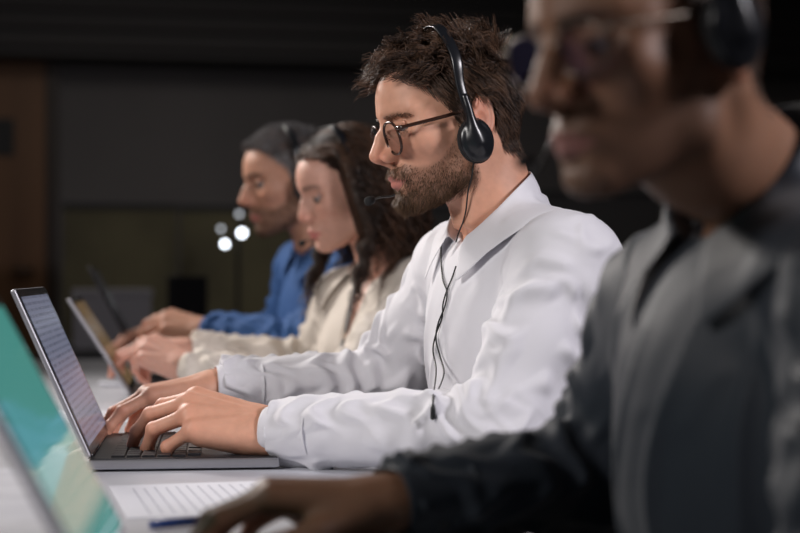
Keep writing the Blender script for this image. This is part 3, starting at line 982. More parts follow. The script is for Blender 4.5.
def scalp_roots(Pn, n, wfn, hmax=None):
    """points of the head skin in head coordinates with density wfn"""
    V, Q = Pn['V'], Pn['Q']
    q = Pn['toL'](V)
    inb = (np.abs(q) < 0.16).all(1)
    cen = q[Q].mean(1)
    w = wfn(cen)*inb[Q].all(1)
    keep = w > 0
    return sample_on(q, Q[keep], n, w[keep])

def short_strands(Pn, roots, length, comb, curl, seg=7, clump=0.5, lift=0.6, curl_f=60., stiff=0.5):
    """strands in head coordinates following comb(q) directions, lifted from the skin, curling"""
    n = len(roots)
    hf = Pn['hf']
    nr = surf_normal(hf, roots, 0.002)
    d = comb(roots); d = d-nr*(d*nr).sum(1)[:, None]*0.9
    d /= np.maximum(np.linalg.norm(d, axis=1), 1e-6)[:, None]
    # clump field
    cn = np.stack([noise3(roots*curl_f+7), noise3(roots*curl_f+19), noise3(roots*curl_f+41)], -1)
    p = roots-nr*0.001
    S = [p.copy()]
    Ln = length*(0.75+0.5*rng.random(n))
    for j in range(1, seg):
        t = j/(seg-1)
        bend = np.stack([noise3(p*curl_f*0.8+100+t*1.5), noise3(p*curl_f*0.8+130+t*1.5), noise3(p*curl_f*0.8+160+t*1.5)], -1)
        v = d*(1-lift*(1-t))+nr*lift*(1-t*stiff)+cn*clump*t+bend*curl+rng.normal(size=(n, 3))*0.06
        v /= np.maximum(np.linalg.norm(v, axis=1), 1e-6)[:, None]
        p = p+v*(Ln/(seg-1))[:, None]
        # stay out of the skin
        fv = hf(p); pen = np.clip(0.0015+0.001*t-fv, 0, 0.02)
        if (pen > 0).any(): p = p+pen[:, None]*surf_normal(hf, p, 0.002)
        S.append(p.copy())
    return np.stack(S, 1)

def build_hair(Pn, name, strands_local, r, mat_, vary=None):
    S = Pn['toW'](strands_local.reshape(-1, 3)).reshape(strands_local.shape)
    if vary is None: vary = rng.random(len(S))
    return ribbons(name, S, r, r*0.35, mat_, Pn['root'], vary)

# ---------------------------------------------------------------- glasses and headsets (in head coordinates, carried by toW)
def make_glasses(Pn, label, fmat, lmat, w=0.0235, hh=0.0200, r=0.0016, zc=0.006, xf=0.104, temple_r=0.0018, power=2.5, brow_bar=0.0):
    toW = Pn['toW']
    c = toW((xf, 0, zc))
    root = empty('glasses', c, label, 'glasses')
    frame_pts = {}
    for sg in (1, -1):
        ring = []
        for i in range(40):
            t = 2*math.pi*i/40
            cx = math.copysign(abs(math.cos(t))**(2/power), math.cos(t)); cz = math.copysign(abs(math.sin(t))**(2/power), math.sin(t))
            y = 0.0330+cx*w; z = cz*hh*(1.0 if cz > 0 else 1.05); y -= 0.002*(cz < 0)*abs(cz)*0
            x = xf-0.10*max(0, y-0.012)**1.0*0.9-0.012*cz*0
            ring.append((x+z*0.10, y*sg, zc+z))
        lm = MB()
        cen = np.mean(ring, axis=0)
        vs = [toW(cen+np.array([0.0012, 0, 0]))]
        for k in (0.5, 1.0):
            for p in ring: vs.append(toW(cen+(np.array(p)-cen)*k+np.array([0.0012*(1-k*k), 0, 0])))
        n = 40
        fs = [(0, 1+i, 1+(i+1) % n) for i in range(n)]+[(1+i, 1+n+i, 1+n+(i+1) % n, 1+(i+1) % n) for i in range(n)]
        rim = MB().tube([toW(p) for p in ring], r, 8, closed=True).build('rim', fmat, root, True)
        MB().add(vs, fs).build('lens', lmat, root, True)
        hinge = (xf-0.006, 0.0605*sg, zc+0.010)
        pts = spline([(xf-0.0045, 0.0565*sg, zc+0.0105), (xf-0.006, 0.0655*sg, zc+0.0105), (xf-0.016, 0.0690*sg, zc+0.0110), (0.045, 0.0745*sg, zc+0.0125), (0.004, 0.0765*sg, zc+0.0145), (-0.006, 0.0770*sg, zc+0.012), (-0.016, 0.0740*sg, zc-0.002)], 30)
        rs = [temple_r*(1.5-0.5*min(1, i/8)) for i in range(30)]
        MB().tube([toW(p) for p in pts], rs, 8).build('temple', fmat, root, True)
        pad = spline([(xf-0.0005, 0.0125*sg, zc+0.001), (xf-0.006, 0.0120*sg, zc-0.003), (xf-0.0065, 0.0125*sg, zc-0.008)], 8)
        MB().tube([toW(p) for p in pad], 0.0010, 6).build('nose_pad', fmat, root, True)
    br = spline([(xf-0.0005, 0.0108, zc+0.0045), (xf+0.001, 0.004, zc+0.0080), (xf+0.001, -0.004, zc+0.0080), (xf-0.0005, -0.0108, zc+0.0045)], 12)
    MB().tube([toW(p) for p in br], r*1.05, 8).build('bridge', fmat, root, True)
    return root

def make_headset(Pn, label, mic_far=True, band=(0.012, 0.115), cup_r=(0.0225, 0.0265), tilt=0.0, lift=0.006, mic=None, h=0.0012, cup=(0.008, -0.012), mic_side=-1, off=0.0):
    toW, toL = Pn['toW'], Pn['toL']; sc = Pn['sc']
    top = toW((band[0], 0, band[1]))
    root = empty('headset', top, label, 'headset')
    ctx, ctz = cup
    # band path from near cup up and over
    bz = band[1]
    path = []
    for sg in (1, -1):
        half = [(ctx+0.002, (0.0965+off)*sg, ctz+0.010), (ctx+0.004, (0.0965+off)*sg, ctz+0.034), (ctx+0.006, (0.0925+off)*sg, 0.050), (band[0], (0.0790+lift*0.5)*sg, bz*0.70+lift*0.4), (band[0], (0.046+lift*0.3)*sg, bz*0.95+lift)]
        path.append(half)
    full = path[0]+[(band[0], 0, bz+lift)]+path[1][::-1]
    pts = spline(full, 61)
    # headband: flat strip
    G = []
    for i, p in enumerate(pts):
        p = np.array(p); a = np.array(pts[max(i-1, 0)]); b = np.array(pts[min(i+1, 60)])
        t = unit(b-a); nrm = unit(np.cross(np.array([1.0, 0, 0]), t)); 
        u = min(i, 60-i)
        wd = 0.0070 if u > 14 else 0.0048+0.0014*u/14
        th = 0.0018
        G.append([toW(p+np.array([wd, 0, 0])*cx+nrm*th*cy) for cx, cy in ((-1, 0.4), (-0.7, 1), (0.7, 1), (1, 0.4), (1, -0.4), (0.7, -1), (-0.7, -1), (-1, -0.4), (-1, 0.4))])
    MB().grid(G).build('headband', M['plastic'], root, True)
    for sg in (1, -1):
        c = np.array([ctx, 0.0885*sg+off*sg, ctz])
        R = np.array([[1, 0, 0], [0, 1, 0], [0, 0, 1.0]])
        cpts = lambda q: (q-c)
        def shell(p):
            q = toL(p)-c
            d = ell(q, (0, 0.004*sg, 0), (cup_r[0], 0.0095, cup_r[1]))
            d = smin(d, ell(q, (0, 0.010*sg, 0), (cup_r[0]*0.62, 0.0065, cup_r[1]*0.62)), 0.004)
            arm_ = chain(q, [(0.000, 0.011*sg, -0.004), (0.003, 0.0105*sg, 0.016), (0.004, 0.0085*sg, 0.046), (0.0045, 0.0065*sg, 0.058)], [0.0075, 0.0062, 0.0056, 0.0050])
            d = smin(d, arm_, 0.008)
            d = smax(d, -(q[:, 1]*sg+0.001), 0.001)
            return d*sc
        cw = toW(c)
        V, Q = grow(shell, cw-0.085, cw+0.085, h*sc, levels=4)
        MBo = new_mesh('ear_cup', V, Q, M['plastic'], root, True)
        # foam pad, a rounded disc
        vs = []; fs = []; nn = 32
        prof = [(0.0, -0.0075), (0.62, -0.0085), (0.9, -0.0070), (1.04, -0.003), (1.06, 0.001), (1.0, 0.004), (0.7, 0.004)]
        for (k, yy) in prof:
            for i in range(nn):
                t = 2*math.pi*i/nn
                vs.append(toW(c+np.array([cup_r[0]*k*math.cos(t), yy*sg, cup_r[1]*k*math.sin(t)])))
        for j in range(len(prof)-1):
            for i in range(nn): fs.append((j*nn+i, j*nn+(i+1) % nn, (j+1)*nn+(i+1) % nn, (j+1)*nn+i))
        MB().add(vs, fs).build('ear_pad', M['foam'], root, True)
    # microphone on its boom
    sg = mic_side
    m = np.array(mic if mic is not None else (0.118, -0.036, -0.066))
    b0 = np.array([ctx+0.010, (0.0985+off)*sg, ctz-0.008])
    b = spline([b0, (0.045, 0.090*sg, -0.050), (0.082, 0.068*sg, -0.072), tuple(m+np.array([-0.016, 0.012*sg, 0.001])), tuple(m)], 24)
    MB().tube([toW(p) for p in b], 0.0013*sc, 8).build('microphone_boom', M['plastic'], root, True)
    t = unit(np.array(b[-1])-np.array(b[-4]))
    mp = [m-t*0.004, m-t*0.003, m+t*0.004, m+t*0.009, m+t*0.0105]
    MB().tube([toW(p) for p in mp], [0.0022*sc, 0.0048*sc, 0.0062*sc, 0.0060*sc, 0.0040*sc], 14).build('microphone', M['foam'], root, True)
    return root

def worn_path(f, pix, off, d0=0.6):
    out = []
    for px, py in pix:
        q = trace(f, px, py, d0)
        if q is None: continue
        dv = unit(CAM-q); out.append(q+dv*off)
    return out
WHO = ('mid', 'near', 'woman', 'far')
# ================================================================ man in the white shirt
def neardir(): return np.array([0, -1.0, 0])

def smooth_path(f, pix, off):
    """a cable hanging in front of the cloth: its distance changes gently"""
    ds = []
    for px, py in pix:
        q = trace(f, px, py); ds.append((q-CAM) @ FWD-off if q is not None else ds[-1])
    ds = np.array(ds); n = len(ds)
    for _ in range(3):
        m = np.array([min(ds[max(0, i-1):i+2].mean(), ds[i]) for i in range(n)]); ds = m
    return [P(px, py, d) for (px, py), d in zip(pix, ds)]

def build_mid():
    head = head_matrix(P(456, 127, 2.165), 7, 13)
    j = dict(neck=P(497, 208, 2.17), sh_near=P(568, 268, 2.00), sh_far=P(462, 270, 2.33),
             chest=P(520, 305, 2.16), belly=P(522, 420, 2.15), pelvis=P(545, 540, 2.17),
             el_near=P(503, 432, 1.92), wr_near=P(268, 431, 2.035),
             el_far=P(388, 382, 2.42), wr_far=P(213, 387, 2.36))
    Hn = hand_joints(j['wr_near'], unit(P(188, 411, 2.04)-P(268, 431, 2.035)), np.array([0.15, -0.50, 0.86]), -1,
                     [(34, 24, 12), (35, 30, 16), (38, 44, 26), (48, 56, 32)], THUMB_REST, splay=0.10, scale=1.15)
    Hf = hand_joints(j['wr_far'], unit(P(142, 399, 2.33)-P(213, 387, 2.36)), np.array([0.1, 0.1, 1.0]), 1,
                     [(18, 22, 14), (20, 26, 14), (26, 28, 18), (30, 32, 18)], THUMB_REST, splay=0.10, scale=1.06)
    s = dict(head=head, h=0.0016, skin=(0.66, 0.345, 0.235), yaw=16, lean=8, j=j, hands=dict(near=Hn, far=Hf),
             label='bearded man in a white shirt and glasses typing on the open laptop',
             face=dict(nose=1.02, nose_w=1.0, lid=0.12, lips=0.9), tint=dict(stubble=0.5, stubble_col=(0.13, 0.065, 0.038), brow_amt=0.35, brow_z=0.031, lid=0.12, scalp=0.85),
             collar_c=P(489, 206, 2.165), collar_tilt=43, collar_gap=24, v_depth=0.03, gaze=(0.0, -0.3),
             shirt=dict(mat=M['white_shirt'], h=0.0026, amp=1.0), cuff_r=0.036)
    p = make_person(s)
    # hair: short sides, long waves on top
    def wtop(q): return (hair_edge(q) > 0.0)*sstep(0.055, 0.075, q[:, 2]+0.25*np.maximum(-q[:, 0], 0)*0-0.0)
    def wside(q): return (hair_edge(q) > -0.001)*sstep(0.085, 0.070, q[:, 2])*(1-((np.abs(q[:, 1]) > 0.062)*(np.abs(q[:, 0]+0.008) < 0.02)*(q[:, 2] < 0.034)))
    r1 = scalp_roots(p, 5200, wtop)
    def comb_top(q):
        d = np.stack([0.55+q[:, 0]*6, q[:, 1]*5+0.3*np.sin(q[:, 0]*60), 0.35+0*q[:, 0]], -1)
        return d
    S1 = short_strands(p, r1, 0.046, comb_top, 1.7, seg=12, clump=0.9, lift=0.55, curl_f=52, stiff=0.8)
    r2 = scalp_roots(p, 7500, wside)
    def comb_side(q): return np.stack([-0.45-0*q[:, 0], q[:, 1]*2, -1.0+0*q[:, 0]], -1)
    ln2 = 0.014+0.016*sstep(-0.02, 0.07, r2[:, 2])
    S2 = short_strands(p, r2, ln2, comb_side, 0.35, seg=12, clump=0.35, lift=0.35, curl_f=50)
    S = np.concatenate([S1, S2])
    var = np.clip(0.35+0.25*rng.normal(size=len(S))+0.6*noise3(S[:, 0]*45), 0, 1)
    build_hair(p, 'hair', S, 0.00050, M['brown_hair'], var)
    rb = scalp_roots(p, 8000, lambda q: np.clip(beard_mask(q), 0, 1)**1.2*(0.35+0.65*sstep(-0.045, -0.07, q[:, 2]+0*q[:, 0])+0.5*sstep(0.08, 0.095, q[:, 0])))
    lb = 0.0030+0.0065*sstep(-0.055, -0.085, rb[:, 2])+0.003*sstep(-0.03, -0.04, rb[:, 2])*(rb[:, 0] > 0.09)
    B = short_strands(p, rb, lb, lambda q: np.stack([0.5+0*q[:, 0], q[:, 1]*6, -1.0+0*q[:, 0]], -1), 0.4, seg=5, clump=0.3, lift=0.5, curl_f=80)
    build_hair(p, 'beard', B, 0.00022, M['beard'])
    re = scalp_roots(p, 260, lambda q: (np.exp(-((q[:, 2]-0.0310-0.10*(np.abs(q[:, 1])-0.03)*(np.abs(q[:, 1]) < 0.035)+0.25*(np.abs(q[:, 1])-0.035)*(np.abs(q[:, 1]) > 0.035))/0.0032)**2) > 0.4)*(np.abs(q[:, 1]) > 0.010)*(np.abs(q[:, 1]) < 0.052)*(q[:, 0] > 0.05))
    E = short_strands(p, re, 0.008+np.zeros(len(re)), lambda q: np.stack([-0.2+0*q[:, 0], np.sign(q[:, 1]), 0.25-8*np.maximum(np.abs(q[:, 1])-0.03, 0)], -1), 0.2, seg=5, clump=0.1, lift=0.3)
    build_hair(p, 'eyebrows', E, 0.00025, M['beard'])
    make_glasses(p, 'dark brown round-rimmed glasses on the bearded man\'s nose', M['frame_brown'], M['lens'], r=0.0019, temple_r=0.0026, hh=0.0210, w=0.0235, zc=0.003, power=2.3)
    hs = make_headset(p, 'black headset over the wavy brown hair of the bearded man', band=(0.012, 0.123), lift=0.0145, mic=(0.128, -0.036, -0.072), cup=(0.010, -0.024), cup_r=(0.0235, 0.0285))
    f = lambda x: np.minimum(p['body'](x), p['shirt'](x))
    a = smooth_path(f, [(474, 163), (472, 176), (468, 192), (466, 210), (463, 222), (459, 232), (456, 242)], 0.004)
    b = smooth_path(f, [(441, 246), (441, 262), (443, 280), (447, 292), (445, 306), (438, 324), (436, 340), (440, 356), (444, 372), (440, 386), (434, 398), (433, 408)], 0.007)
    c = smooth_path(f, [(456, 266), (452, 278), (447, 290), (443, 304), (442, 318), (436, 334), (433, 350), (436, 368), (435, 384), (433, 396), (433, 408)], 0.005)
    cup = p['toW']((0.010, 0.094, -0.052))
    a = [cup]+a
    for q in (a, b, c): MB().tube(spline(q, 60), 0.00115, 6).build('cable', M['cable'], hs, True)
    e = b[-1]
    MB().tube([e+np.array([0, 0, 0.004]), e, e-np.array([0, 0, 0.012]), e-np.array([0, 0, 0.014])], [0.0018, 0.0030, 0.0034, 0.002], 10).build('cable_splitter', M['cable'], hs, True)
    return p, hs
if 'mid' in WHO: p_mid, hs_mid = build_mid()
# ================================================================ man in the dark shirt, nearest
def build_near():
    head = head_matrix(P(658, 59, 1.23), 22, 9, 2)
    j = dict(neck=P(752, 178, 1.325), sh_near=P(885, 292, 1.15), sh_far=P(678, 304, 1.46),
             chest=P(775, 375, 1.31), belly=P(780, 560, 1.31), pelvis=P(800, 720, 1.31),
             el_near=P(850, 700, 1.08), wr_near=P(540, 730, 1.13),
             el_far=P(604, 468, 1.52), wr_far=P(385, 504, 1.40))
    Hf = hand_joints(j['wr_far'], unit(P(250, 499, 1.40)-P(385, 504, 1.40)), np.array([0.1, 0.1, 1.0]), 1,
                     [(24, 26, 16), (26, 30, 18), (28, 30, 18), (30, 34, 18)], THUMB_REST, splay=0.10, scale=1.08)
    Hn = hand_joints(j['wr_near'], unit(P(300, 735, 1.16)-P(540, 730, 1.13)), np.array([0.1, -0.4, 1.0]), -1,
                     [(24, 28, 18), (24, 32, 20), (32, 40, 24), (36, 42, 26)], THUMB_REST, splay=0.10, scale=1.08)
    s = dict(head=head, h=0.0026, scale=0.99, skin=(0.24, 0.12, 0.072), yaw=20, lean=8, j=j, hands=dict(near=Hn, far=Hf),
             label='man in a charcoal shirt and wire glasses, nearest of the four seated people',
             face=dict(nose=0.99, nose_w=1.3, lips=1.25, lid=0.14, cheek=1.02), tint=dict(lid=0.14, stubble=0.45, stubble_col=(0.07, 0.04, 0.028), brow_amt=0.8, brow_col=(0.02, 0.012, 0.01), lip_col=(0.30, 0.12, 0.11), scalp=0.9),
             collar_c=P(741, 170, 1.325), collar_tilt=48, collar_gap=20, collar_ab=(0.076, 0.068), flap=1.25, v_depth=0.02, gaze=(0.0, -0.35),
             shirt=dict(mat=M['dark_shirt'], h=0.0038, amp=1.0, btn=M['dark_button']), cuff_r=0.037)
    p = make_person(s)
    r2 = scalp_roots(p, 5000, lambda q: (hair_edge(q) > -0.001)*(1-((np.abs(q[:, 1]) > 0.062)*(np.abs(q[:, 0]+0.008) < 0.02)*(q[:, 2] < 0.034)))*1.0)
    S2 = short_strands(p, r2, 0.004, lambda q: np.stack([-0.3-0*q[:, 0], q[:, 1]*2, -0.6+0*q[:, 0]], -1), 0.3, seg=4, clump=0.3, lift=0.5, curl_f=50)
    build_hair(p, 'hair', S2, 0.00050, M['dark_hair'])
    make_glasses(p, 'thin wire glasses with blue-coated lenses on the nearest man\'s nose', M['frame_metal'], M['coated_lens'], r=0.0009, temple_r=0.0012, hh=0.0185, w=0.0240, zc=0.012, power=2.6)
    make_headset(p, 'black headset on the cropped head of the nearest man', band=(0.004, 0.120), lift=0.006, mic=(0.112, -0.038, -0.062), cup=(0.004, 0.010), cup_r=(0.026, 0.030))
    return p
if 'near' in WHO: p_near = build_near()

# ================================================================ woman with dark curls
def build_woman():
    head = head_matrix(P(352, 193, 3.00), 12, 17)
    j = dict(neck=P(388, 258, 3.02), sh_near=P(428, 292, 2.90), sh_far=P(345, 300, 3.14),
             chest=P(398, 332, 3.03), belly=P(405, 410, 3.02), pelvis=P(425, 495, 3.03),
             el_near=P(335, 398, 2.80), wr_near=P(184, 367, 2.90),
             el_far=P(318, 362, 3.22), wr_far=P(186, 350, 3.12))
    Hn = hand_joints(j['wr_near'], unit(P(150, 349, 2.93)-P(184, 367, 2.90)), np.array([0.35, -0.75, 0.55]), -1,
                     [(50, 50, 20), (56, 60, 30), (62, 66, 30), (66, 66, 30)], THUMB_REST, splay=0.04, scale=0.95)
    Hf = hand_joints(j['wr_far'], unit(P(140, 345, 3.10)-P(186, 350, 3.12)), np.array([0.1, -0.3, 1.0]), 1,
                     [(30, 30, 16), (34, 34, 18), (40, 40, 20), (44, 44, 20)], THUMB_REST, splay=0.08, scale=0.93)
    s = dict(head=head, h=0.0032, scale=0.95, skin=(0.60, 0.33, 0.25), yaw=24, lean=14, j=j, hands=dict(near=Hn, far=Hf), neck_k=0.85,
             label='woman with long dark curls in a cream blouse looking down',
             face=dict(jaw_w=0.92, nose=0.97, nose_w=0.88, lid=0.26, brow=0.7, lips=1.15), tint=dict(lid=0.26, brow_amt=0.75, lip_col=(0.50, 0.14, 0.13), scalp=0.9, scalp_col=(0.02, 0.012, 0.01)),
             collar_c=P(383, 262, 3.02), collar_tilt=38, collar_gap=48, collar_ab=(0.075, 0.072), flap=1.1, v_depth=0.13, v_open=0.20, placket_span=(0.13, 0.30), gaze=(0.0, -0.4), sh_r=0.050,
             chest_r=(0.098, 0.134, 0.112), belly_r=(0.095, 0.125, 0.16), bust=1, cuff_r=0.031, wrist_r=0.026,
             shirt=dict(mat=M['cream_shirt'], h=0.0040, amp=1.1, sleeve=(0.052, 0.045, 0.033)))
    p = make_person(s)
    # long curls falling over ears and shoulders
    he = lambda q: (hair_edge(q) > 0.0)*1.0
    rt = scalp_roots(p, 4200, lambda q: he(q)*(0.6+0.8*(q[:, 2] > 0.03)))
    n = len(rt); hf = p['hf']; seg = 34
    Rm = p['Rh']; down = np.array([0, 0, -1.0]) @ Rm           # straight down, in head coordinates
    back = -1.0
    side = np.sign(rt[:, 1]+rng.normal(size=n)*0.006)
    pos = rt.copy(); S = [pos.copy()]
    cl_ = np.floor(noise3(rt*24)*9)                              # locks share their curl
    ph = cl_*2.4+rng.normal(size=n)*0.35; fr = 6.5+cl_*0.3
    L = 0.36+0.10*rng.random(n)+0.05*noise3(rt*15)
    nr0 = surf_normal(hf, rt, 0.002)
    for k in range(1, seg):
        t = k/(seg-1)
        st = (L/(seg-1))[:, None]
        nr = surf_normal(hf, pos, 0.003)
        ds = hf(pos)
        g = np.stack([np.full(n, -0.9), side*(0.75), np.full(n, 0.1)], -1)*max(0, 1-t*3.2)+nr0*0.6*max(0, 1-t*5)
        g = g+down[None]*(0.45+2.2*t)
        g = g+nr*np.clip((0.016-ds)*60, 0, 2)[:, None]
        a = ph+fr*t*2*math.pi
        cx = np.cos(a); cy = np.sin(a)
        g = g+(np.stack([cx, cy, 0.5*cx], -1))*(2.7*sstep(0.10, 0.4, np.full(n, t)))[:, None]
        g[:, 0] += 0.9*sstep(0.3, 0.5, np.full(n, t))*(rt[:, 0] > -0.01)
        g /= np.linalg.norm(g, axis=1)[:, None]
        pos = pos+g*st
        # keep the face free
        fx = (pos[:, 0] > 0.038) & (t > 0.05) & (pos[:, 2] > -0.085)
        pos[:, 0] = np.where(fx, 0.038+(pos[:, 0]-0.038)*0.35, pos[:, 0])
        if t > 0.35:      # rest on the shoulders
            W = p['toW'](pos); bv = p['shirt'](W)
            bad = bv < 0.010
            if bad.any():
                W[bad] += surf_normal(p['shirt'], W[bad], 0.006)*np.clip(0.010-bv[bad], 0, 0.02)[:, None]
                pos = p['toL'](W)
        S.append(pos.copy())
    S = np.stack(S, 1)
    build_hair(p, 'hair', S, 0.00085, M['dark_hair'], np.clip(0.4+0.25*rng.normal(size=n)+0.10*cl_, 0, 1))
    make_headset(p, 'black headset half hidden in the woman\'s dark curls', band=(0.016, 0.122), lift=0.016, mic=(0.112, -0.040, -0.068), cup=(0.016, -0.004), off=0.020)
    # lanyard cord hanging from the neck
    f = lambda x: p['shirt'](x)
    pts = worn_path(f, [(356, 285), (353, 296), (350, 310), (347, 326), (343, 342), (338, 358)], 0.006, 2.0)
    if len(pts) > 3:
        tag(MB().tube(spline(pts, 30), 0.0022, 6).build('neck_cord', M['cord_grey'], None, True), 'thin grey neck cord hanging down the front of the cream blouse', 'cord')
    return p
M['cord_grey'] = mat('grey_cord', (0.16, 0.19, 0.22), 0.6)
if 'woman' in WHO: p_woman = build_woman()

# ================================================================ man in the blue shirt, farthest
def build_far():
    head = head_matrix(P(293, 184, 3.50), 11, 12)
    j = dict(neck=P(322, 238, 3.51), sh_near=P(358, 268, 3.36), sh_far=P(305, 270, 3.66),
             chest=P(335, 302, 3.51), belly=P(338, 375, 3.50), pelvis=P(355, 450, 3.51),
             el_near=P(312, 346, 3.30), wr_near=P(206, 331, 3.40),
             el_far=P(286, 345, 3.74), wr_far=P(190, 336, 3.64))
    Hn = hand_joints(j['wr_near'], unit(P(170, 322, 3.42)-P(206, 331, 3.40)), np.array([0.15, -0.5, 0.85]), -1,
                     [(30, 28, 18), (34, 34, 20), (38, 42, 24), (42, 48, 28)], THUMB_REST, splay=0.08, scale=1.05)
    Hf = hand_joints(j['wr_far'], unit(P(150, 332, 3.62)-P(190, 336, 3.64)), np.array([0.1, 0.1, 1.0]), 1,
                     [(24, 26, 16), (24, 30, 18), (28, 30, 18), (30, 32, 18)], THUMB_REST, splay=0.08, scale=1.05)
    s = dict(head=head, h=0.0038, skin=(0.52, 0.27, 0.18), yaw=16, lean=10, j=j, hands=dict(near=Hn, far=Hf),
             label='grey-haired man in a blue shirt, farthest along the desk',
             face=dict(nose=1.03), tint=dict(stubble=0.6, stubble_col=(0.16, 0.09, 0.06), brow_amt=0.8, scalp=0.7, scalp_col=(0.10, 0.08, 0.07)),
             collar_c=P(316, 240, 3.51), collar_tilt=40, collar_gap=24, v_depth=0.03,
             shirt=dict(mat=M['blue_shirt'], h=0.0050, amp=1.1), cuff_r=0.037)
    p = make_person(s)
    r1 = scalp_roots(p, 3000, lambda q: (hair_edge(q) > 0)*(q[:, 2] > 0.06))
    S1 = short_strands(p, r1, 0.020, lambda q: np.stack([0.3+0*q[:, 0], q[:, 1]*6, 0.3+0*q[:, 0]], -1), 0.7, seg=7, clump=0.7, lift=0.7, curl_f=45)
    r2 = scalp_roots(p, 3500, lambda q: (hair_edge(q) > 0)*(q[:, 2] <= 0.075)*(1-((np.abs(q[:, 1]) > 0.062)*(np.abs(q[:, 0]+0.008) < 0.02)*(q[:, 2] < 0.034))))
    S2 = short_strands(p, r2, 0.014, lambda q: np.stack([-0.4+0*q[:, 0], q[:, 1]*2, -1.0+0*q[:, 0]], -1), 0.4, seg=7, clump=0.4, lift=0.4, curl_f=45)
    S = np.concatenate([S1, S2])
    var = np.concatenate([rng.random(len(S1))*0.6, 0.5+0.55*rng.random(len(S2))])
    build_hair(p, 'hair', S, 0.0007, M['grey_hair'], var)
    rb = scalp_roots(p, 2200, lambda q: np.clip(beard_mask(q), 0, 1))
    B = short_strands(p, rb, 0.004+0.003*sstep(-0.06, -0.085, rb[:, 2]), lambda q: np.stack([0.5+0*q[:, 0], q[:, 1]*6, -1.0+0*q[:, 0]], -1), 0.4, seg=4, clump=0.3, lift=0.4, curl_f=80)
    build_hair(p, 'beard', B, 0.0004, M['beard'])
    make_headset(p, 'black headset on the grey-haired man in blue', band=(0.004, 0.120), lift=0.008, mic=(0.120, -0.036, -0.062), cup=(0.004, -0.010), cup_r=(0.026, 0.030))
    return p
if 'far' in WHO: p_far = build_far()
# ================================================================ desk, laptops, papers
DESK_Z = 0.74
M['desk'] = mat('white_laminate', (0.62, 0.63, 0.68), 0.35)
noise_color(M['desk'], 9, (0.56, 0.57, 0.62), (0.66, 0.67, 0.72))
M['alu'] = mat('brushed_aluminium', (0.40, 0.40, 0.43), 0.4, metal=0.8)
M['alu_dark'] = mat('dark_metal_lid', (0.06, 0.06, 0.065), 0.4, metal=0.6)
M['bezel'] = mat('black_bezel', (0.012, 0.012, 0.014), 0.15)
M['key'] = mat('black_key', (0.015, 0.015, 0.018), 0.45)
M['base_dark'] = mat('dark_brown_base', (0.045, 0.03, 0.028), 0.35)
M['leg_metal'] = mat('desk_leg_metal', (0.25, 0.25, 0.27), 0.4, metal=0.8)
M['paper'] = mat('paper', (0.75, 0.76, 0.82), 0.8)
M['pen_blue'] = mat('blue_pen', (0.02, 0.05, 0.2), 0.3)

def screen_mat(name, base, col2, strength, rows=40, kind='page', base_gloss=0.22):
    m = mat(name, (0.01, 0.01, 0.012), base_gloss, spec=0.6)
    b = m.node_tree.nodes['Principled BSDF']
    tc = nd(m, 'ShaderNodeTexCoord'); sep = nd(m, 'ShaderNodeSeparateXYZ')
    lk(m, tc.outputs['Generated'], sep.inputs[0])
    b.inputs['Emission Strength'].default_value = strength
    if kind == 'flat':
        r = nd(m, 'ShaderNodeValToRGB'); r.color_ramp.elements[0].color = (*base, 1); r.color_ramp.elements[1].color = (*col2, 1)
        lk(m, sep.outputs['Z'], r.inputs[0]); lk(m, r.outputs[0], b.inputs['Emission Color'])
        return m
    # rows of a table or text: bright page with thin darker rows
    mul = nd(m, 'ShaderNodeMath', operation='MULTIPLY'); mul.inputs[1].default_value = rows
    lk(m, sep.outputs['Z'], mul.inputs[0])
    fr = nd(m, 'ShaderNodeMath', operation='FRACT'); lk(m, mul.outputs[0], fr.inputs[0])
    gt = nd(m, 'ShaderNodeMath', operation='GREATER_THAN'); gt.inputs[1].default_value = 0.55; lk(m, fr.outputs[0], gt.inputs[0])
    fl = nd(m, 'ShaderNodeMath', operation='FLOOR'); lk(m, mul.outputs[0], fl.inputs[0])
    cmb = nd(m, 'ShaderNodeCombineXYZ'); 
    ym = nd(m, 'ShaderNodeMath', operation='MULTIPLY'); ym.inputs[1].default_value = 22; lk(m, sep.outputs['Y'], ym.inputs[0])
    lk(m, ym.outputs[0], cmb.inputs[0]); lk(m, fl.outputs[0], cmb.inputs[1])
    n = nd(m, 'ShaderNodeTexNoise'); n.inputs['Scale'].default_value = 1.0; n.inputs['Detail'].default_value = 1; lk(m, cmb.outputs[0], n.inputs['Vector'])
    g2 = nd(m, 'ShaderNodeMath', operation='GREATER_THAN'); g2.inputs[1].default_value = 0.47; lk(m, n.outputs[0], g2.inputs[0])
    an = nd(m, 'ShaderNodeMath', operation='MULTIPLY'); lk(m, gt.outputs[0], an.inputs[0]); lk(m, g2.outputs[0], an.inputs[1])
    mx = nd(m, 'ShaderNodeMix', data_type='RGBA'); lk(m, an.outputs[0], mx.inputs[0])
    mx.inputs[6].default_value = (*base, 1); mx.inputs[7].default_value = (*col2, 1)
    lk(m, mx.outputs[2], b.inputs['Emission Color'])
    return m

def rotz(a): c, s = math.cos(a), math.sin(a); return np.array([[c, -s, 0], [s, c, 0], [0, 0, 1.0]])

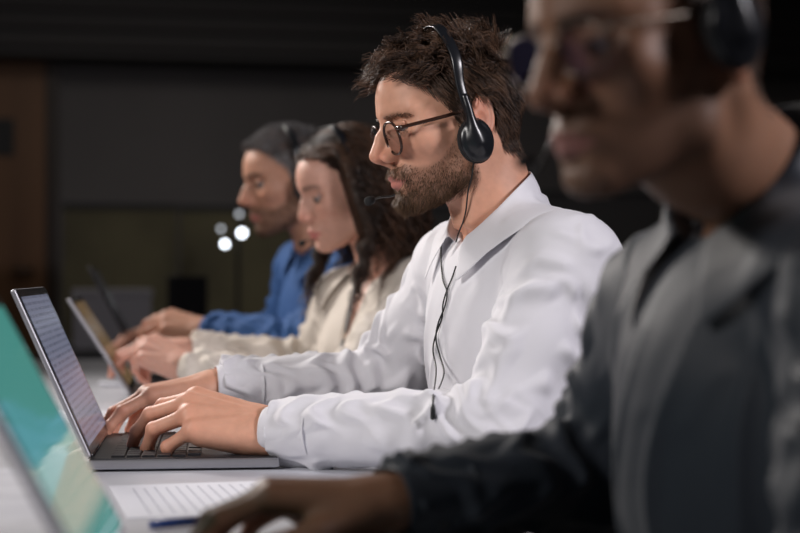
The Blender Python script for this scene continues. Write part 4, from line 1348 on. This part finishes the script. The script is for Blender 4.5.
def laptop(name_label, hinge, w, depth, lid_len, tilt, yaw, scr, shell, deck, thick=0.012, keys=True, bez=0.012):
    """hinge: middle of the hinge line on the desk; opens towards +X"""
    root = empty('laptop', hinge, name_label, 'laptop')
    R = rotz(math.radians(yaw)); O = np.array(hinge, float)
    w2 = w/2
    T = lambda v: O+R @ np.array(v, float)
    z0 = 0.003
    b = MB().box(T((depth/2, 0, z0+thick/2)), (depth/2, w2, thick/2), R).build('base', shell, root, bevel=0.003)
    d = MB().box(T((depth*0.5, 0, z0+thick+0.0006)), (depth*0.485, w2*0.975, 0.0004), R).build('deck', deck, b)
    for sx in (0.03, depth-0.03):
        for sy in (-1, 1):
            MB().tube([T((sx, sy*(w2-0.03), 0)), T((sx, sy*(w2-0.03), z0+0.001))], 0.006, 12).build('foot', M['foam'], root)
    kz = z0+thick+0.0022
    if keys:
        rows = [15, 14, 14, 13, 12]
        for r, n in enumerate(rows):
            x = depth*0.12+r*0.0188+0.008
            span = w*0.90; pitch = span/n
            for i in range(n):
                y = -span/2+pitch*(i+0.5)
                MB().box(T((x, y, kz)), (0.0080, pitch*0.43, 0.0014), R).build('key', M['key'], root, bevel=0.0006)
        x = depth*0.12+5*0.0188+0.008
        for (y, hw) in ((-0.118, 0.016), (-0.085, 0.012), (0, 0.060), (0.085, 0.012), (0.118, 0.016)):
            MB().box(T((x, y*w/0.33, kz)), (0.0080, hw*w/0.33, 0.0014), R).build('key', M['key'], root, bevel=0.0006)
    MB().box(T((depth*0.79, 0, z0+thick+0.0013)), (depth*0.13, 0.05, 0.0004), R).build('trackpad', shell, root)
    t = math.radians(tilt)
    up = R @ np.array([-math.sin(t), 0, math.cos(t)]); nr = R @ np.array([math.cos(t), 0, math.sin(t)]); ly = R @ np.array([0, 1.0, 0])
    RL = np.stack([nr, ly, up], 1)
    H = T((0.004, 0, z0+thick+0.004))
    lid = MB().box(H+up*lid_len/2-nr*0.002, (0.0035, w2, lid_len/2), RL).build('lid', shell, root, bevel=0.0025)
    MB().box(H+up*lid_len/2+nr*0.0018, (0.0008, w2*0.985, lid_len/2*0.985), RL).build('bezel', M['bezel'], lid)
    # the screen is modelled in its own axes so that its picture follows it
    hw, hl = w2-bez, lid_len/2-bez
    me_v = [(0, -hw, -hl), (0, hw, -hl), (0, hw, hl), (0, -hw, hl)]
    so = new_mesh('screen', me_v, [(0, 1, 2, 3)], scr, None, False)
    Mx = np.eye(4); Mx[:3, :3] = RL; Mx[:3, 3] = H+up*(lid_len/2)+nr*0.0030
    so.parent = lid; so.matrix_parent_inverse = world_of(lid).inverted() @ Matrix(Mx.tolist())
    MB().tube([T((0.002, -w2*0.8, z0+thick+0.002)), T((0.002, w2*0.8, z0+thick+0.002))], 0.0045, 12).build('hinge', M['bezel'], root, True)
    return root

DZ = DESK_Z
M['scr_mid'] = screen_mat('lit_screen_table', (0.40, 0.43, 0.60), (0.24, 0.26, 0.38), 0.34, rows=24)
M['scr_near'] = screen_mat('lit_screen_teal', (0.16, 0.52, 0.48), (0.10, 0.46, 0.40), 0.50, kind='flat', base_gloss=0.05)
M['scr_woman'] = screen_mat('lit_screen_amber', (0.30, 0.19, 0.09), (0.16, 0.10, 0.05), 0.45, kind='page', rows=14)
M['scr_far'] = screen_mat('dim_screen', (0.02, 0.02, 0.025), (0.03, 0.03, 0.035), 0.3, kind='flat')
laptop('open silver laptop under the hands of the man in the white shirt', (-0.005, 2.165, DZ), 0.330, 0.236, 0.226, 24, -4, M['scr_mid'], M['alu'], M['key'])
laptop('nearest open laptop with a bright teal screen', (0.008, 1.235, DZ), 0.335, 0.232, 0.235, 28, -3, M['scr_near'], M['alu'], M['key'])
laptop('slim laptop with an amber screen in front of the curly-haired woman', (0.060, 3.245, DZ), 0.310, 0.215, 0.212, 33, -3, M['scr_woman'], M['alu'], M['base_dark'], keys=True)
laptop('dark laptop in front of the man in the blue shirt', (0.100, 3.80, DZ), 0.340, 0.235, 0.270, 27, -2, M['scr_far'], M['alu_dark'], M['key'], keys=True)

desk = empty('desk', (0.0, 2.6, 0.0), 'long white desk shared by the four people', 'desk')
MB().box((-0.06, 2.55, DZ-0.0125), (0.42, 2.05, 0.0125)).build('desktop', M['desk'], desk, bevel=0.002)
for x in (-0.42, 0.30):
    for y in (0.6, 2.55, 4.5):
        MB().box((x, y, (DZ-0.025)/2), (0.025, 0.025, (DZ-0.025)/2)).build('leg', M['leg_metal'], desk, bevel=0.002)

def sheet(label, px, py, d, w, l, ang, z, group=None, lines=True, m=None):
    c = P(px, py, d); c[2] = DZ+z
    R = rotz(math.radians(ang))
    root = MB().box(c, (w/2, l/2, 0.0004), R).build('paper_sheet', m or M['paper'])
    tag(root, label, 'paper', group)
    if lines:
        mb = MB()
        r_ = random.Random(int(px))
        for k in range(14):
            x = -w/2+0.025+k*(w-0.05)/13
            y = -l/2+0.02; 
            while y < l/2-0.03:
                n = r_.uniform(0.006, 0.022)
                mb.box(c+R @ np.array([x, y+n/2, 0.0006]), (0.0008, n/2, 0.0001), R); y += n+0.004
        mb.build('printed_lines', M['ink'], root)
    return root
M['ink'] = mat('ink', (0.42, 0.43, 0.50), 0.7)
sheet('sheet of notes lying below the silver laptop, nearest sheet', 215, 500, 1.74, 0.21, 0.25, 4, 0.0006)
sheet('blank sheet on the desk beyond the silver laptop', 84, 370, 2.72, 0.20, 0.22, -8, 0.0006)
tag(MB().tube([P(150, 529, 1.52)*np.array([1, 1, 0])+np.array([0, 0, DZ+0.0055]), P(205, 520, 1.55)*np.array([1, 1, 0])+np.array([0, 0, DZ+0.0055])], 0.0042, 10).build('pen', M['pen_blue'], None, True), 'dark blue pen lying on the desk in front of the notes', 'pen')
tag(MB().tube([P(100, 341, 3.45)*np.array([1, 1, 0])+np.array([0, 0, DZ+0.0075]), P(126, 353, 3.40)*np.array([1, 1, 0])+np.array([0, 0, DZ+0.0075])], 0.0045, 10).build('pen', M['paper'], None, True), 'white pen lying on the desk beyond the amber-screened laptop', 'pen')
# ================================================================ room
M['wall'] = mat('grey_wall', (0.15, 0.14, 0.14), 0.9)
noise_color(M['wall'], 1.2, (0.14, 0.132, 0.132), (0.165, 0.155, 0.155))
M['floor'] = mat('dark_floor', (0.04, 0.038, 0.037), 0.5)
noise_color(M['floor'], 3, (0.035, 0.033, 0.032), (0.05, 0.047, 0.045))
M['ceil'] = mat('dark_ceiling', (0.06, 0.055, 0.055), 0.9)
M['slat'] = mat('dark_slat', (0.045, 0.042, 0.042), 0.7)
M['wood'] = mat('brown_wood', (0.16, 0.075, 0.03), 0.55)
noise_color(M['wood'], 4, (0.11, 0.048, 0.018), (0.20, 0.095, 0.04), stretch=(1, 1, 0.08))
M['wood_dark'] = mat('dark_wood', (0.03, 0.018, 0.012), 0.5)
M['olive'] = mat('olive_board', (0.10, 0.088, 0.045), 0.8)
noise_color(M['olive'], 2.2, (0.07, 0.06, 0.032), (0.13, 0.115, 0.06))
M['grey_board'] = mat('grey_plastic', (0.22, 0.21, 0.22), 0.6)
M['black'] = mat('matte_black', (0.012, 0.012, 0.013), 0.6)
XL, XR, YF, YB, HC = -3.6, 4.2, -1.2, 8.6, 2.75
def struct(name, c, half, m, parent=None, bevel=0, kind=True):
    o = MB().box(c, half).build(name, m, parent, bevel=bevel)
    if kind and parent is None: o['kind'] = 'structure'
    return o
struct('floor', ((XL+XR)/2, (YF+YB)/2, -0.05), ((XR-XL)/2+0.1, (YB-YF)/2+0.1, 0.05), M['floor'])
struct('ceiling', ((XL+XR)/2, (YF+YB)/2, HC+0.05), ((XR-XL)/2+0.1, (YB-YF)/2+0.1, 0.05), M['ceil'])
struct('wall_back', ((XL+XR)/2, YB+0.05, HC/2), ((XR-XL)/2+0.1, 0.05, HC/2), M['wall'])
struct('wall_front', ((XL+XR)/2, YF-0.05, HC/2), ((XR-XL)/2+0.1, 0.05, HC/2), M['wall'])
struct('wall_left', (XL-0.05, (YF+YB)/2, HC/2), (0.05, (YB-YF)/2, HC/2), M['wall'])
struct('wall_right', (XR+0.05, (YF+YB)/2, HC/2), (0.05, (YB-YF)/2, HC/2), M['wall'])
struct('baseboard_back', ((XL+XR)/2, YB-0.008, 0.05), ((XR-XL)/2, 0.008, 0.05), M['wood_dark'])
# dark bulkhead with slats above the grey wall
zb = P(0, 58, 8.2)[2]
struct('trim_1', ((XL+XR)/2, YB-0.15, (zb+HC)/2), ((XR-XL)/2, 0.15, (HC-zb)/2), M['slat'])
for k in range(4):
    z = zb+0.06+k*0.095
    struct('trim_%d' % (k+2), ((XL+XR)/2, YB-0.32, z), ((XR-XL)/2, 0.02, 0.018), M['ceil'])
# wooden door at the left with its frame
def at_back(px, y): # x on the plane at world Y = y
    r = (px-400.0)/FPX
    # ray (FWD + r RGT)*d ; Y = y
    d = y/(FWD[1]+r*RGT[1]); return (FWD[0]+r*RGT[0])*d, d
x0, d0 = at_back(-70, YB-0.1); x1, d1 = at_back(46, YB-0.1)
ztop = P(0, 60, d1)[2]
dr = MB().box(((x0+x1)/2, YB-0.03, ztop/2), ((x1-x0)/2, 0.03, ztop/2)).build('door_1', M['wood'], bevel=0.004); dr['kind'] = 'structure'
fr = MB()
for x in (x0-0.03, x1+0.03): fr.box((x, YB-0.04, ztop/2), (0.03, 0.04, ztop/2))
fr.box(((x0+x1)/2, YB-0.04, ztop+0.03), ((x1-x0)/2+0.06, 0.04, 0.03))
fr.build('door_frame', M['wood_dark'], dr)
MB().tube([(x1-0.07, YB-0.06, 1.0), (x1-0.07, YB-0.11, 1.0), (x1-0.17, YB-0.11, 1.0)], 0.01, 10).build('door_handle', M['alu_dark'], dr, True)
xs, ds = at_back(4, YB-0.1)
za, zb2 = P(0, 118, ds)[2], P(0, 155, ds)[2]
MB().box((xs, YB-0.065, (za+zb2)/2), (0.05, 0.006, (za-zb2)/2)).build('door_plate', M['black'], dr)

# olive screens standing across the room
def board(px0, px1, pyt, y, m, label, feet=True, group=None):
    a, da = at_back(px0, y); b, db = at_back(px1, y)
    zt = P(0, pyt, (da+db)/2)[2]
    root = empty('room_divider', ((a+b)/2, y, 0), label, 'divider', group)
    MB().box(((a+b)/2, y, (zt+0.12)/2), ((b-a)/2-0.004, 0.025, (zt-0.12)/2)).build('panel', m, root, bevel=0.004)
    MB().box(((a+b)/2, y, zt+0.008), ((b-a)/2, 0.03, 0.012)).build('top_rail', M['black'], root)
    for x in (a+0.05, b-0.05):
        MB().box((x, y, 0.06), (0.02, 0.02, 0.06)).build('post', M['black'], root)
        MB().box((x, y, 0.008), (0.03, 0.2, 0.008)).build('foot', M['black'], root)
    return root
board(62, 178, 208, 6.9, M['olive'], 'olive divider panel nearest the wooden door')
board(179, 292, 210, 6.9, M['olive'], 'olive divider panel behind the lamp and the grey-haired man')
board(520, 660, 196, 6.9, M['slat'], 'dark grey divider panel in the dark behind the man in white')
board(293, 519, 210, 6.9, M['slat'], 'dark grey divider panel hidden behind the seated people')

# second row of desks in the dark
dk = empty('desk', (at_back(180, 5.3)[0], 5.3, 0), 'dark desk standing in the background behind the long white desk', 'desk')
xa, _ = at_back(40, 5.3); xb, _ = at_back(330, 5.3)
MB().box(((xa+xb)/2, 5.4, 0.725), ((xb-xa)/2, 0.35, 0.015)).build('desktop', M['black'], dk, bevel=0.002)
for x in (xa+0.05, xb-0.05):
    for y in (5.1, 5.7): MB().box((x, y, 0.355), (0.02, 0.02, 0.355)).build('leg', M['black'], dk)
# grey box
c = P(112, 0, 5.3); 
gb = empty('storage_box', (c[0], c[1], 0.74), 'pale grey box on the dark background desk', 'box')
MB().box((c[0], 5.35, 0.74+0.085), (0.125, 0.12, 0.085)).build('box_body', M['grey_board'], gb, bevel=0.004)
MB().box((c[0], 5.35, 0.74+0.18), (0.13, 0.125, 0.012)).build('lid', M['grey_board'], gb, bevel=0.004)
# computer screen seen at an angle
c = P(190, 0, 5.1)
mo = empty('monitor', (c[0], 5.25, 0.74), 'black monitor standing on the dark background desk', 'monitor')
Rm = rotz(math.radians(62))
MB().box((c[0], 5.25, 0.74+0.15), (0.13, 0.012, 0.085), Rm).build('display', M['bezel'], mo, bevel=0.004)
MB().box((c[0], 5.25, 0.74+0.07), (0.025, 0.012, 0.06), Rm).build('stand', M['black'], mo)
MB().box((c[0], 5.25, 0.746), (0.11, 0.08, 0.006), Rm).build('stand_foot', M['black'], mo, bevel=0.002)

# lamp with three small bulbs
M['bulb_bright'] = mat('bulb_bright', (1, 1, 1), 0.3); M['bulb_dim'] = mat('bulb_dim', (1, 1, 1), 0.3)
for m_, st in ((M['bulb_bright'], 8.0), (M['bulb_dim'], 1.3)):
    b = m_.node_tree.nodes['Principled BSDF']; b.inputs['Emission Color'].default_value = (0.86, 0.92, 1.0, 1); b.inputs['Emission Strength'].default_value = st
base = P(238, 300, 6.3); bx, by = base[0], base[1]
lp = empty('floor_lamp', (bx, by, 0), 'thin floor lamp with small lit bulbs beside the grey-haired man', 'lamp')
MB().tube([(bx, by, 0), (bx, by, 0.02)], 0.13, 24).build('lamp_base', M['black'], lp)
MB().tube([(bx, by, 0.02), (bx, by, P(0, 236, 6.3)[2])], 0.008, 8).build('pole', M['black'], lp)
top = np.array([bx, by, P(0, 236, 6.3)[2]])
for (px, py, rr, mm) in ((242, 233, 0.0135, 'bulb_bright'), (225, 244, 0.011, 'bulb_bright'), (239, 214, 0.009, 'bulb_dim'), (221, 229, 0.009, 'bulb_dim')):
    q = P(px, py, 6.3)
    MB().tube([top, q], 0.004, 6).build('lamp_arm', M['black'], lp)
    vs = []; fs = []
    for jn in range(9):
        for i in range(14):
            t = math.pi*jn/8; u = 2*math.pi*i/14
            vs.append(q+rr*np.array([math.sin(t)*math.cos(u), math.sin(t)*math.sin(u), math.cos(t)]))
    for jn in range(8):
        for i in range(14): fs.append((jn*14+i, jn*14+(i+1) % 14, (jn+1)*14+(i+1) % 14, (jn+1)*14+i))
    MB().add(vs, fs).build('bulb', M[mm], lp, True)
